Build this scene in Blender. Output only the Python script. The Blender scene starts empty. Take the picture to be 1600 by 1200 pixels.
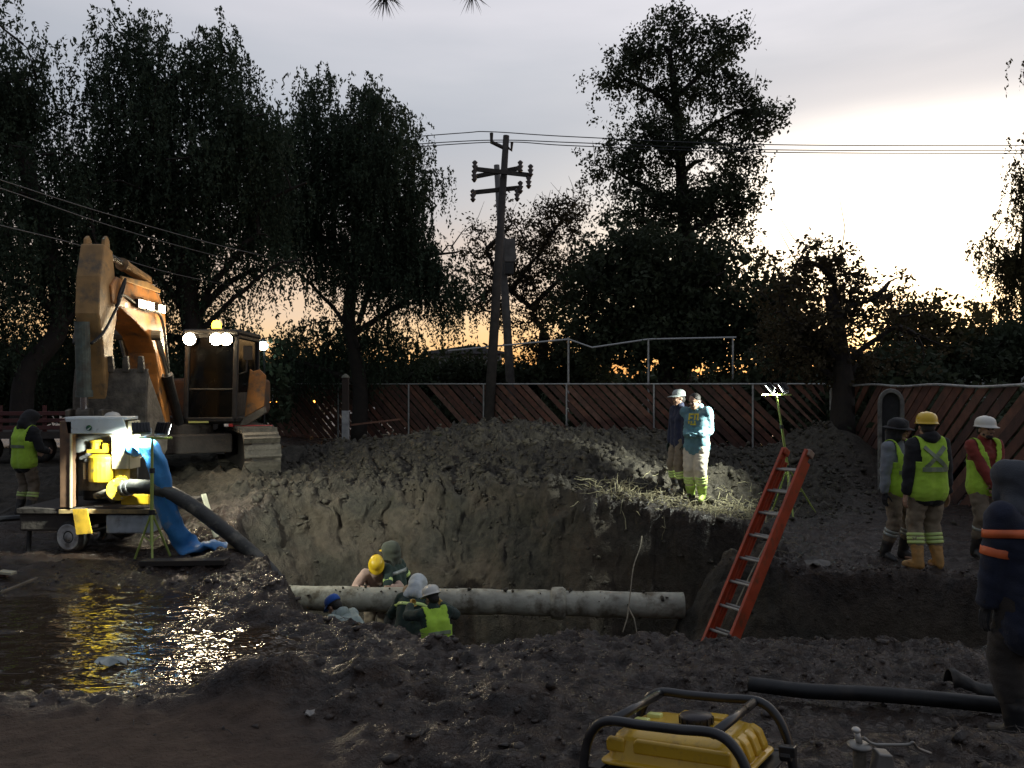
import bpy, bmesh, math, random
import numpy as np
from mathutils import Vector, Matrix, Euler, Quaternion
from mathutils.bvhtree import BVHTree

random.seed(7)
RNG = np.random.default_rng(7)
SC = bpy.context.scene
COL = SC.collection
R = math.radians
EYE = 2.2          # camera height over the working ground

# ------------------------------------------------------------------ camera
cam_d = bpy.data.cameras.new('camera')
cam_d.sensor_width = 36.0
cam_d.lens = 27.0
cam_d.clip_start = 0.05
cam_d.clip_end = 3000
cam = bpy.data.objects.new('camera', cam_d)
cam.location = (0, 0, EYE)
cam.rotation_euler = (R(90), 0, 0)
COL.objects.link(cam)
SC.camera = cam

# ------------------------------------------------------------------ sky
SUN_AZ, SUN_EL = R(28), R(5.0)
SUN_DIR = Vector((math.sin(SUN_AZ)*math.cos(SUN_EL), math.cos(SUN_AZ)*math.cos(SUN_EL), math.sin(SUN_EL)))
world = bpy.data.worlds.new('World')
SC.world = world
world.use_nodes = True
wt = world.node_tree
wt.nodes.clear()
def wn(t, **k):
    n = wt.nodes.new(t)
    for a, b in k.items():
        setattr(n, a, b)
    return n
def wl(a, b): wt.links.new(a, b)
def wmath(op, a, b=None, clamp=False):
    n = wn('ShaderNodeMath', operation=op, use_clamp=clamp)
    for i, v in enumerate((a, b)):
        if v is None: continue
        if isinstance(v, (int, float)): n.inputs[i].default_value = v
        else: wl(v, n.inputs[i])
    return n.outputs[0]
def wramp(fac, stops):
    n = wn('ShaderNodeValToRGB')
    el = n.color_ramp.elements
    el[0].position, el[0].color = stops[0][0], (*stops[0][1], 1)
    el[1].position, el[1].color = stops[-1][0], (*stops[-1][1], 1)
    for p, c in stops[1:-1]:
        e = el.new(p); e.color = (*c, 1)
    wl(fac, n.inputs[0])
    return n.outputs[0]
def wmix(a, b, fac, mode='MIX'):
    n = wn('ShaderNodeMix', data_type='RGBA', blend_type=mode, clamp_factor=False)
    for i, v in ((0, fac), (6, a), (7, b)):
        if isinstance(v, (int, float)): n.inputs[i].default_value = v
        elif isinstance(v, tuple): n.inputs[i].default_value = (*v, 1)
        else: wl(v, n.inputs[i])
    return n.outputs[2]
tc = wn('ShaderNodeTexCoord')
nrm = wn('ShaderNodeVectorMath', operation='NORMALIZE'); wl(tc.outputs['Generated'], nrm.inputs[0])
dotn = wn('ShaderNodeVectorMath', operation='DOT_PRODUCT'); wl(nrm.outputs[0], dotn.inputs[0]); dotn.inputs[1].default_value = SUN_DIR
sep = wn('ShaderNodeSeparateXYZ'); wl(nrm.outputs[0], sep.inputs[0])
# long flat cloud streaks
mp = wn('ShaderNodeMapping'); wl(nrm.outputs[0], mp.inputs[0]); mp.inputs['Scale'].default_value = (1.3, 1.3, 7.0); mp.inputs['Rotation'].default_value = (0.05, -0.08, 0)
nz = wn('ShaderNodeTexNoise'); wl(mp.outputs[0], nz.inputs['Vector']); nz.inputs['Scale'].default_value = 1.6; nz.inputs['Detail'].default_value = 5; nz.inputs['Roughness'].default_value = 0.5
streak = wmath('SUBTRACT', nz.outputs[0], 0.5)
zz = wmath('ADD', sep.outputs[2], wmath('MULTIPLY', streak, 0.16))
west = wramp(zz, [(0.0, (.70, .32, .10)), (.035, (1.05, .60, .24)), (.075, (1.0, .68, .38)), (.13, (.76, .60, .50)), (.21, (.54, .52, .54)), (.30, (.44, .475, .545)), (.38, (.51, .535, .60)), (.46, (.65, .645, .705)), (.62, (.42, .45, .51)), (1.0, (.34, .37, .45))])
east = wramp(zz, [(0.0, (.10, .10, .12)), (.2, (.14, .15, .19)), (.5, (.19, .21, .26)), (1.0, (.30, .33, .40))])
side = wmath('SMOOTH_MIN', wmath('MULTIPLY', wmath('ADD', dotn.outputs['Value'], 0.30), 1.1), 1.0)
side = wmath('MAXIMUM', wmath('MINIMUM', wmath('MULTIPLY', wmath('ADD', dotn.outputs['Value'], 0.35), 1.05), 1.0), 0.0)
base = wmix(east, west, side)
dpos = wmath('MAXIMUM', dotn.outputs['Value'], 0.0)
# glow of the low sun behind thin cloud, cut off above by a darker cloud bank
bank = wn('ShaderNodeMapRange', interpolation_type='SMOOTHSTEP'); wl(zz, bank.inputs[0])
bank.inputs[1].default_value = .37; bank.inputs[2].default_value = .20; bank.inputs[3].default_value = .03; bank.inputs[4].default_value = 1.0
g1 = wmath('MULTIPLY', wmath('MULTIPLY', wmath('POWER', dpos, 30.0), 2.6), bank.outputs[0])
g2 = wmath('MULTIPLY', wmath('MULTIPLY', wmath('POWER', dpos, 7.0), 0.22), wmath('ADD', 0.62, wmath('MULTIPLY', streak, 2.2)))
low = wramp(sep.outputs[2], [(0.0, (1.0, .42, .10)), (.04, (1.0, .62, .25)), (.12, (1.0, .84, .54)), (.25, (1.0, .88, .68)), (.34, (1.0, .86, .72)), (.45, (.92, .92, .95))])
col = wmix(base, wmix(low, (0, 0, 0), 0.0), g1, 'ADD')
col = wmix(col, low, g2, 'ADD')
sky = wn('ShaderNodeTexSky', sky_type='NISHITA')
sky.sun_disc = False; sky.sun_elevation = SUN_EL; sky.sun_rotation = SUN_AZ; sky.air_density = 1.5; sky.dust_density = 2.0
bg = wn('ShaderNodeBackground'); bg.inputs[1].default_value = 1.0
bg2 = wn('ShaderNodeBackground'); bg2.inputs[1].default_value = 0.012
wl(col, bg.inputs[0]); wl(sky.outputs[0], bg2.inputs[0])
addsh = wn('ShaderNodeAddShader'); wl(bg.outputs[0], addsh.inputs[0]); wl(bg2.outputs[0], addsh.inputs[1])
wout = wn('ShaderNodeOutputWorld'); wl(addsh.outputs[0], wout.inputs[0])

# ------------------------------------------------------------------ sun (low, veiled by cloud)
sun_d = bpy.data.lights.new('sun', 'SUN'); sun_d.energy = 0.25; sun_d.angle = R(12); sun_d.color = (1, .78, .52)
sun_o = bpy.data.objects.new('sun', sun_d); sun_o.rotation_euler = SUN_DIR.to_track_quat('Z', 'Y').to_euler()
COL.objects.link(sun_o)

SC.view_settings.view_transform = 'Standard'
SC.view_settings.look = 'None'
SC.view_settings.exposure = 0.0
SC.view_settings.gamma = 1.0
SC.view_settings.use_curve_mapping = False
SC.render.engine = 'CYCLES'
SC.cycles.use_denoising = True
SC.cycles.max_bounces = 6
SC.cycles.diffuse_bounces = 3
SC.cycles.glossy_bounces = 3
SC.cycles.transmission_bounces = 4
SC.cycles.transparent_max_bounces = 6
SC.cycles.sample_clamp_indirect = 4.0
SC.cycles.caustics_reflective = False
SC.cycles.caustics_refractive = False

# ------------------------------------------------------------------ helpers
def P(px, py, d):
    """photo pixel + distance along the view axis -> world point"""
    return Vector(((px-800)/1200*d, d, EYE-(py-600)/1200*d))

def tag(o, label=None, cat=None, group=None, kind=None):
    if label: o['label'] = label
    if cat: o['category'] = cat
    if group: o['group'] = group
    if kind: o['kind'] = kind
    return o

def thing(name, label, cat, loc=(0, 0, 0), rotz=0.0, group=None):
    o = bpy.data.objects.new(name, None)
    o.empty_display_size = .1
    o.location = loc; o.rotation_euler = (0, 0, rotz)
    COL.objects.link(o)
    return tag(o, label, cat, group)

def link(name, me, parent=None):
    o = bpy.data.objects.new(name, me)
    COL.objects.link(o)
    if parent is not None: o.parent = parent
    return o

def mesh_np(name, V, F, mat, parent=None, smooth=False):
    """V (n,3) array, F (m,k) array of equal-length faces"""
    V = np.asarray(V, dtype=np.float32); F = np.asarray(F, dtype=np.int32)
    me = bpy.data.meshes.new(name)
    me.vertices.add(len(V)); me.vertices.foreach_set('co', V.ravel())
    k = F.shape[1]
    me.loops.add(F.size); me.loops.foreach_set('vertex_index', F.ravel())
    me.polygons.add(len(F))
    me.polygons.foreach_set('loop_start', np.arange(0, F.size, k, dtype=np.int32))
    if smooth: me.polygons.foreach_set('use_smooth', np.ones(len(F), dtype=bool))
    me.update(calc_edges=True)
    if mat: me.materials.append(mat)
    return link(name, me, parent)

def perp(d):
    d = d.normalized()
    a = Vector((0, 0, 1)) if abs(d.z) < .9 else Vector((1, 0, 0))
    u = d.cross(a).normalized()
    return u, d.cross(u).normalized()

class MB:
    """collects simple shapes; build() links them as ONE mesh object"""
    def __init__(s): s.v = []; s.f = []
    def add(s, vs, fs):
        o = len(s.v); s.v += [tuple(v) for v in vs]; s.f += [tuple(i+o for i in f) for f in fs]; return s
    def box(s, c, size, rot=None):
        hx, hy, hz = size[0]/2, size[1]/2, size[2]/2
        pts = [Vector((x, y, z)) for z in (-hz, hz) for x, y in ((-hx, -hy), (hx, -hy), (hx, hy), (-hx, hy))]
        if rot is not None:
            m = rot if isinstance(rot, Matrix) else Euler(rot).to_matrix()
            pts = [m @ p for p in pts]
        c = Vector(c)
        return s.add([p+c for p in pts], [(3, 2, 1, 0), (4, 5, 6, 7), (0, 1, 5, 4), (1, 2, 6, 5), (2, 3, 7, 6), (3, 0, 4, 7)])
    def beam(s, a, b, w, h, up=(0, 0, 1)):
        a, b = Vector(a), Vector(b); d = (b-a); L = d.length; d.normalize()
        u = Vector(up); r = d.cross(u)
        if r.length < 1e-4: r = d.cross(Vector((1, 0, 0)))
        r.normalize(); u = r.cross(d).normalized()
        m = Matrix((r, d, u)).transposed()
        return s.box((a+b)/2, (w, L, h), m)
    def tube(s, pts, r, n=8, caps=True):
        pts = [Vector(p) for p in pts]
        rr = r if isinstance(r, (list, tuple)) else [r]*len(pts)
        vs = []; fs = []
        u = None
        for i, p in enumerate(pts):
            d = (pts[min(i+1, len(pts)-1)]-pts[max(i-1, 0)])
            if d.length < 1e-9: d = Vector((0, 0, 1))
            d.normalize()
            if u is None: u, w = perp(d)
            else:
                u = (u-d*u.dot(d))
                if u.length < 1e-6: u, w = perp(d)
                u.normalize(); w = d.cross(u)
            for k in range(n):
                a = 2*math.pi*k/n
                vs.append(p+(u*math.cos(a)+w*math.sin(a))*rr[i])
        for i in range(len(pts)-1):
            for k in range(n):
                a, b = i*n+k, i*n+(k+1) % n
                fs.append((a, b, b+n, a+n))
        if caps:
            fs.append(tuple(range(n-1, -1, -1))); fs.append(tuple(range((len(pts)-1)*n, len(pts)*n)))
        return s.add(vs, fs)
    def lathe(s, prof, a, axis=(0, 0, 1), n=20, ang=2*math.pi):
        """prof: list of (radius, along)"""
        a = Vector(a); d = Vector(axis).normalized(); u, w = perp(d)
        vs = []; fs = []
        for r, t in prof:
            for k in range(n):
                q = ang*k/n
                vs.append(a+d*t+(u*math.cos(q)+w*math.sin(q))*r)
        for i in range(len(prof)-1):
            for k in range(n):
                x, y = i*n+k, i*n+(k+1) % n
                fs.append((x, y, y+n, x+n))
        if prof[0][0] > 1e-6: fs.append(tuple(range(n-1, -1, -1)))
        if prof[-1][0] > 1e-6: fs.append(tuple(range((len(prof)-1)*n, len(prof)*n)))
        return s.add(vs, fs)
    def cyl(s, a, b, r, n=16, r2=None):
        a, b = Vector(a), Vector(b)
        return s.lathe([(r, 0), (r if r2 is None else r2, (b-a).length)], a, b-a, n)
    def ball(s, c, r, n=10, scale=(1, 1, 1), rot=None):
        vs = []; fs = []
        m = n; c = Vector(c)
        for i in range(n+1):
            th = math.pi*i/n
            for k in range(m*2):
                ph = math.pi*k/m
                p = Vector((r*scale[0]*math.sin(th)*math.cos(ph), r*scale[1]*math.sin(th)*math.sin(ph), r*scale[2]*math.cos(th)))
                if rot is not None: p = rot @ p
                vs.append(c+p)
        for i in range(n):
            for k in range(2*m):
                a, b = i*2*m+k, i*2*m+(k+1) % (2*m)
                fs.append((a, a+2*m, b+2*m, b))
        return s.add(vs, fs)
    def prism(s, poly, depth, mat=None):
        """poly: list of (x, z) in local XZ, extruded along local Y centred; mat maps to place"""
        n = len(poly)
        vs = [Vector((x, -depth/2, z)) for x, z in poly]+[Vector((x, depth/2, z)) for x, z in poly]
        if mat is not None: vs = [mat @ v for v in vs]
        fs = [tuple(range(n)), tuple(range(2*n-1, n-1, -1))]
        for i in range(n):
            j = (i+1) % n
            fs.append((j, i, i+n, j+n))
        return s.add(vs, fs)
    def build(s, name, mat, parent=None, smooth=False, bevel=0.0, seg=2, auto=False):
        me = bpy.data.meshes.new(name)
        me.from_pydata(s.v, [], s.f)
        bm = bmesh.new(); bm.from_mesh(me)
        bmesh.ops.recalc_face_normals(bm, faces=bm.faces)
        bm.to_mesh(me); bm.free()
        if smooth: me.polygons.foreach_set('use_smooth', [True]*len(me.polygons))
        if mat: me.materials.append(mat)
        o = link(name, me, parent)
        if bevel:
            b = o.modifiers.new('bevel', 'BEVEL'); b.width = bevel; b.segments = seg; b.limit_method = 'ANGLE'; b.angle_limit = R(35)
        return o

def bez(pts, n=24):
    """Catmull-Rom through points"""
    pts = [Vector(p) for p in pts]
    q = [pts[0]*2-pts[1]]+pts+[pts[-1]*2-pts[-2]]
    out = []
    for i in range(1, len(q)-2):
        for k in range(n):
            t = k/n
            p0, p1, p2, p3 = q[i-1], q[i], q[i+1], q[i+2]
            out.append(0.5*((2*p1)+(-p0+p2)*t+(2*p0-5*p1+4*p2-p3)*t*t+(-p0+3*p1-3*p2+p3)*t**3))
    out.append(pts[-1])
    return out

# ------------------------------------------------------------------ numpy noise
_perm = np.random.default_rng(3).permutation(512).astype(np.int64)
_perm = np.concatenate([_perm % 256, _perm % 256])
_grad = np.random.default_rng(5).normal(size=(256, 3)); _grad /= np.linalg.norm(_grad, axis=1)[:, None]
def perlin(x, y, z):
    x, y, z = np.broadcast_arrays(np.asarray(x, float), np.asarray(y, float), np.asarray(z, float))
    xi, yi, zi = np.floor(x).astype(np.int64), np.floor(y).astype(np.int64), np.floor(z).astype(np.int64)
    xf, yf, zf = x-xi, y-yi, z-zi
    u, v, w = [t*t*t*(t*(t*6-15)+10) for t in (xf, yf, zf)]
    def g(i, j, k):
        h = _perm[(_perm[(_perm[(xi+i) & 255]+yi+j) & 255]+zi+k) & 255]
        G = _grad[h]
        return G[..., 0]*(xf-i)+G[..., 1]*(yf-j)+G[..., 2]*(zf-k)
    def lerp(a, b, t): return a+t*(b-a)
    return 1.5*lerp(lerp(lerp(g(0, 0, 0), g(1, 0, 0), u), lerp(g(0, 1, 0), g(1, 1, 0), u), v), lerp(lerp(g(0, 0, 1), g(1, 0, 1), u), lerp(g(0, 1, 1), g(1, 1, 1), u), v), w)
def fbm(x, y, z=0.0, octv=4, gain=.5, lac=2.03):
    a, f, s = 1.0, 1.0, 0.0
    for o in range(octv):
        s = s+a*perlin(np.asarray(x)*f+o*17.3, np.asarray(y)*f-o*9.1, np.asarray(z)*f+o*5.7)
        a *= gain; f *= lac
    return s
def worley(x, y, seed=0):
    """F1 distance and cell value"""
    xi, yi = np.floor(x).astype(np.int64), np.floor(y).astype(np.int64)
    best = np.full(x.shape, 9.0); val = np.zeros(x.shape)
    for i in (-1, 0, 1):
        for j in (-1, 0, 1):
            cx, cy = xi+i, yi+j
            h = _perm[(_perm[(cx+seed) & 255]+cy) & 255]; h2 = _perm[(h+71+seed) & 255]; h3 = _perm[(h2+13) & 255]
            px, py = cx+(h+.5)/256, cy+(h2+.5)/256
            d = np.hypot(x-px, y-py)
            m = d < best
            best = np.where(m, d, best); val = np.where(m, h3/255.0, val)
    return best, val
def sstep(a, b, x):
    t = np.clip((x-a)/(b-a), 0, 1)
    return t*t*(3-2*t)

# ------------------------------------------------------------------ materials
MATS = {}
def mat(name, color, rough=.6, metal=0.0, noise=0.0, nscale=8.0, bump=0.0, bscale=40.0, dirt=None, dirt_amt=.5, dscale=5.0, emit=0.0, ecol=None, spec=.5, coat=0.0, coords='Object', trans=0.0, sheen=0.0, rvar=.15):
    """procedural principled material: base colour with noise variation, dirt patches and fine bump"""
    if name in MATS: return MATS[name]
    m = bpy.data.materials.new(name); m.use_nodes = True
    nt = m.node_tree; N = nt.nodes; L = nt.links
    b = N['Principled BSDF']
    b.inputs['Roughness'].default_value = rough
    b.inputs['Metallic'].default_value = metal
    b.inputs['Specular IOR Level'].default_value = spec
    b.inputs['Coat Weight'].default_value = coat
    b.inputs['Sheen Weight'].default_value = sheen
    b.inputs['Base Color'].default_value = (*color, 1)
    tcn = N.new('ShaderNodeTexCoord')
    cur = None
    if noise > 0 or dirt is not None:
        nn = N.new('ShaderNodeTexNoise'); nn.inputs['Scale'].default_value = nscale; nn.inputs['Detail'].default_value = 6
        L.new(tcn.outputs[coords], nn.inputs['Vector'])
        rp = N.new('ShaderNodeValToRGB'); L.new(nn.outputs[0], rp.inputs[0])
        k0, k1 = 1-noise, 1+noise
        rp.color_ramp.elements[0].position = .3; rp.color_ramp.elements[1].position = .7
        rp.color_ramp.elements[0].color = (*[c*k0 for c in color], 1); rp.color_ramp.elements[1].color = (*[min(1, c*k1) for c in color], 1)
        cur = rp.outputs[0]
        mr = N.new('ShaderNodeMapRange'); L.new(nn.outputs[0], mr.inputs[0])
        mr.inputs[1].default_value = .3; mr.inputs[2].default_value = .7; mr.inputs[3].default_value = max(.02, rough-rvar*.5); mr.inputs[4].default_value = min(1, rough+rvar)
        L.new(mr.outputs[0], b.inputs['Roughness'])
    if dirt is not None:
        n2 = N.new('ShaderNodeTexNoise'); n2.inputs['Scale'].default_value = dscale; n2.inputs['Detail'].default_value = 8; n2.inputs['Roughness'].default_value = .65
        L.new(tcn.outputs[coords], n2.inputs['Vector'])
        r2 = N.new('ShaderNodeMapRange'); L.new(n2.outputs[0], r2.inputs[0])
        r2.inputs[1].default_value = .62-.28*dirt_amt; r2.inputs[2].default_value = .75-.2*dirt_amt; r2.inputs[4].default_value = .9
        mx = N.new('ShaderNodeMix'); mx.data_type = 'RGBA'
        L.new(r2.outputs[0], mx.inputs[0]); L.new(cur, mx.inputs[6]); mx.inputs[7].default_value = (*dirt, 1)
        cur = mx.outputs[2]
    if cur is not None: L.new(cur, b.inputs['Base Color'])
    if bump > 0:
        n3 = N.new('ShaderNodeTexNoise'); n3.inputs['Scale'].default_value = bscale; n3.inputs['Detail'].default_value = 5
        L.new(tcn.outputs[coords], n3.inputs['Vector'])
        bp = N.new('ShaderNodeBump'); bp.inputs['Strength'].default_value = bump; bp.inputs['Distance'].default_value = .02
        L.new(n3.outputs[0], bp.inputs['Height']); L.new(bp.outputs[0], b.inputs['Normal'])
    if emit > 0:
        b.inputs['Emission Color'].default_value = (*(ecol or color), 1); b.inputs['Emission Strength'].default_value = emit
    if trans > 0:
        tr = N.new('ShaderNodeBsdfTranslucent'); tr.inputs[0].default_value = (*[min(1, c*1.3) for c in color], 1)
        ms = N.new('ShaderNodeMixShader'); ms.inputs[0].default_value = trans
        L.new(b.outputs[0], ms.inputs[1]); L.new(tr.outputs[0], ms.inputs[2]); L.new(ms.outputs[0], N['Material Output'].inputs[0])
    MATS[name] = m
    return m
# ================================================================== ground
RIM = [((9.5, 6.25), .45), ((6, 6.36), .45), ((3.3, 6.56), .45), ((1.35, 6.68), .5), ((.6, 6.78), .6), ((-.2, 6.58), .6), ((-.6, 6.5), .6),
       ((-1.15, 6.88), .7), ((-1.7, 7.25), .7), ((-2.2, 7.7), .7), ((-2.5, 8.4), .7), ((-3.0, 9.4), .8), ((-3.7, 10.5), 1.0), ((-4.1, 11.5), 1.3),
       ((-3.9, 12.4), 1.6), ((-3.0, 13.1), 1.8), ((-1.8, 13.5), 1.9), ((-.6, 13.45), 1.9), ((.5, 12.95), 1.7), ((1.4, 12.4), 1.2), ((2.2, 12.1), .5),
       ((3.5, 11.95), .35), ((3.9, 11.3), .5), ((3.8, 10.6), 1.1), ((3.45, 9.9), 1.3), ((3.05, 9.2), 1.0), ((3.7, 8.85), .5), ((5, 8.6), .5), ((7, 8.1), .5), ((9.5, 7.7), .5)]
PIT_Z = -1.95
WATER_Z = -0.035

def pit_dist(x, y):
    """signed distance (positive inside) and local wall run"""
    n = len(RIM)
    dmin = np.full(x.shape, 1e9); wsum = np.zeros(x.shape); ww = np.zeros(x.shape); inside = np.zeros(x.shape, bool)
    for i in range(n):
        (ax, ay), wa = RIM[i]; (bx, by), wb = RIM[(i+1) % n]
        dx, dy = bx-ax, by-ay
        t = np.clip(((x-ax)*dx+(y-ay)*dy)/(dx*dx+dy*dy), 0, 1)
        d = np.hypot(x-ax-t*dx, y-ay-t*dy)
        k = 1/(d+.03)**5
        wsum += k*(wa+(wb-wa)*t); ww += k
        dmin = np.minimum(dmin, d)
        c = ((ay > y) != (by > y))
        xi = ax+(y-ay)*(dx/(dy if abs(dy) > 1e-9 else 1e-9))
        inside ^= (c & (x < xi))
    return np.where(inside, dmin, -dmin), wsum/ww

HEAPS = [(-.2, 16.8, .82, 2.4, 1.5), (-2.2, 15.6, .25, 1.6, 1.0), (1.4, 14.6, .50, 1.2, .8), (3.9, 14.0, .42, 1.2, .55), (7.4, 18.0, 1.15, 1.3, 1.6), (5.8, 15.0, .45, .9, 1.4), (-3.6, 17.8, .3, 2.0, 1.2), (-4.6, 13.6, .15, .9, .8), (3.5, 17.5, .55, 2.2, 1.4)]

def base_h(x, y):
    ye = 4.02-.55*sstep(.1, 1.3, x)-.08*np.sin(x*2.1)
    hp = .66-.10*sstep(2.0, 3.4, y)
    z = hp*(1-sstep(ye, ye+.85, y))
    lump = np.clip(.45+1.1*fbm(x*1.3+4, y*1.3, 2.0, 3), 0, 1.3)
    z = z+.20*np.exp(-((y-ye-.02)/.24)**2)*lump*(1-sstep(-.1, .7, x))*sstep(-1.9, -1.3, x)
    z = z+.03*np.exp(-((y-ye-.02)/.22)**2)*lump*(1-sstep(-2.6, -2.2, x))
    rise = sstep(9.5+2.8*sstep(-4.4, -5.6, x), 13.4+.8*sstep(-4.4, -5.6, x), y)*(1-sstep(.6, 4.6, x-.5*(y-12.2)))
    z = z+.42*rise*(1-.6*sstep(20, 26, y))
    for hx, hy, h, sx, sy in HEAPS:
        z = z+h*np.exp(-((x-hx)/sx)**2-((y-hy)/sy)**2)
    # mud bank between the puddle and the excavation
    z = z+.10*np.exp(-((x+2.5)/.5)**2-((y-8.0)/1.0)**2)+.10*np.exp(-((x+3.6)/.6)**2-((y-9.3)/.5)**2)
    return z

def puddle_mask(x, y):
    r = np.hypot((x+4.4)/2.9, (y-6.8)/1.75)+.16*fbm(x*.9, y*.9, 7.0, 3)
    return 1-sstep(.72, 1.06, r)

def ground_h(x, y, detail=True):
    x = np.asarray(x, float); y = np.asarray(y, float)
    z = base_h(x, y)
    near = 1-sstep(26, 60, np.hypot(x, y))
    sp = np.zeros(x.shape)
    for hx, hy, h, sx, sy in HEAPS: sp = sp+np.exp(-(((x-hx)/sx)**2+((y-hy)/sy)**2)*.7)
    d, w = pit_dist(x+.10*fbm(x*1.6, y*1.6, 1.0, 3), y+.10*fbm(x*1.6+9, y*1.6, 1.0, 3))
    rimz = np.exp(-(d/.8)**2)
    spoil = np.clip(sp+.8*sstep(11.5, 13, y)*(1-sstep(19, 23, y))*(1-sstep(4.5, 6.5, x)), 0, 1)
    dry = (1-sstep(3.72, 3.98, y+.12*fbm(x*2, y*2, 4.0, 3)))*(1-sstep(-1.1, -.2, x+.25*fbm(x*2, y*2, 8.0, 3)+.8*(y-3.3)))
    pm = puddle_mask(x, y)
    if detail:
        f1, v1 = worley(x*3.2+.25*fbm(x*3, y*3, 0., 2), y*3.2, 3)
        f2, v2 = worley(x*7.5, y*7.5+.2*fbm(x*5, y*5, 3., 2), 11)
        c1 = np.clip(.62-f1, 0, 1)*v1; c2 = np.clip(.6-f2, 0, 1)*v2
        amp = .72+.65*spoil+.35*rimz
        amp = amp*(1-.75*dry)*(1-.35*pm)
        rid = (1-np.abs(fbm(x*5.5+2, y*5.5, 3., 3)))**2
        n = fbm(x*2.1, y*2.1, 0., 4)*.060+fbm(x*11, y*11, 2., 3)*.034+(rid-.5)*.035+c1*.26*np.clip(spoil+.3*rimz, 0, 1)+c2*.13*np.clip(.35+spoil, 0, 1)
        rut = fbm(x*.8+3, y*3.5, 0., 3)*.03*(1-spoil)*(1-dry)
        z = z+near*(amp*n+rut)
    z = z-pm*(.075+.05*fbm(x*1.5+8, y*2.4, 5., 3))
    t = np.clip(d/np.maximum(w, .05), 0, 1)
    prof = np.where(d > 0, .85*t**.85+.15*sstep(0, 1, t), 0)
    wall = np.clip(d/.25, 0, 1)*(1-sstep(.9, 1.3, t))
    if detail:
        gul = fbm(x*1.0, y*1.0+z*.7, 6.0, 5)*.55+fbm(x*5.0, y*1.6, 2.0, 3)*.10
        prof = np.clip(prof+wall*gul*.22, 0, 1.0)
    zf = PIT_Z+(.06*fbm(x*1.5, y*1.5, 11., 3) if detail else 0)
    z = np.where(d > 0, z+(zf-z)*prof, z)
    z = z+np.where(d > 0, 1.2*np.exp(-((x-2.62)/.60)**2-((y-10.3)/.75)**2), 0)
    return z, spoil, dry, pm, d

def gz(x, y):
    return float(ground_h(np.array([x]), np.array([y]))[0][0])
def gz_flat(x, y):
    return float(ground_h(np.array([x]), np.array([y]), False)[0][0])

def lines(a, b, step, lo, hi, g):
    c = list(np.arange(a, b+1e-6, step))
    s, v = step, a
    while v > lo: s *= g; v -= s; c.insert(0, v)
    s, v = step, b
    while v < hi: s *= g; v += s; c.append(v)
    return np.array(c)
gx = lines(-4.4, 4.4, .030, -700, 700, 1.06)
gy = np.concatenate([lines(2.3, 7.4, .022, -60, 7.4, 1.12), lines(7.434, 14.2, .034, 7.434, 900, 1.05)])
gy = np.unique(gy[(gy <= 14.2) | (gy > 14.2)])
GX, GY = np.meshgrid(gx, gy)
GZ, SPO, DRY, PMK, PD = ground_h(GX, GY)
# sideways shove so clods and cut walls are not a pure height field
fine = (1-sstep(16, 30, np.hypot(GX, GY)))
ins = np.clip(PD/.2+.6, 0, 1)*np.clip(1.8-PD, 0, 1)
sx_ = fbm(GX*2.2, GY*2.2, GZ*2.0, 5, .58); sy_ = fbm(GX*2.2+31, GY*2.2, GZ*2.0, 5, .58)
kk = fine*(.012+.045*SPO+.055*ins)*(1-.6*DRY)
VX, VY = GX+kk*sx_, GY+kk*sy_
ny, nx = GX.shape
idx = np.arange(nx*ny).reshape(ny, nx)
F = np.stack([idx[:-1, :-1], idx[:-1, 1:], idx[1:, 1:], idx[1:, :-1]], -1).reshape(-1, 4)

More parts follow.
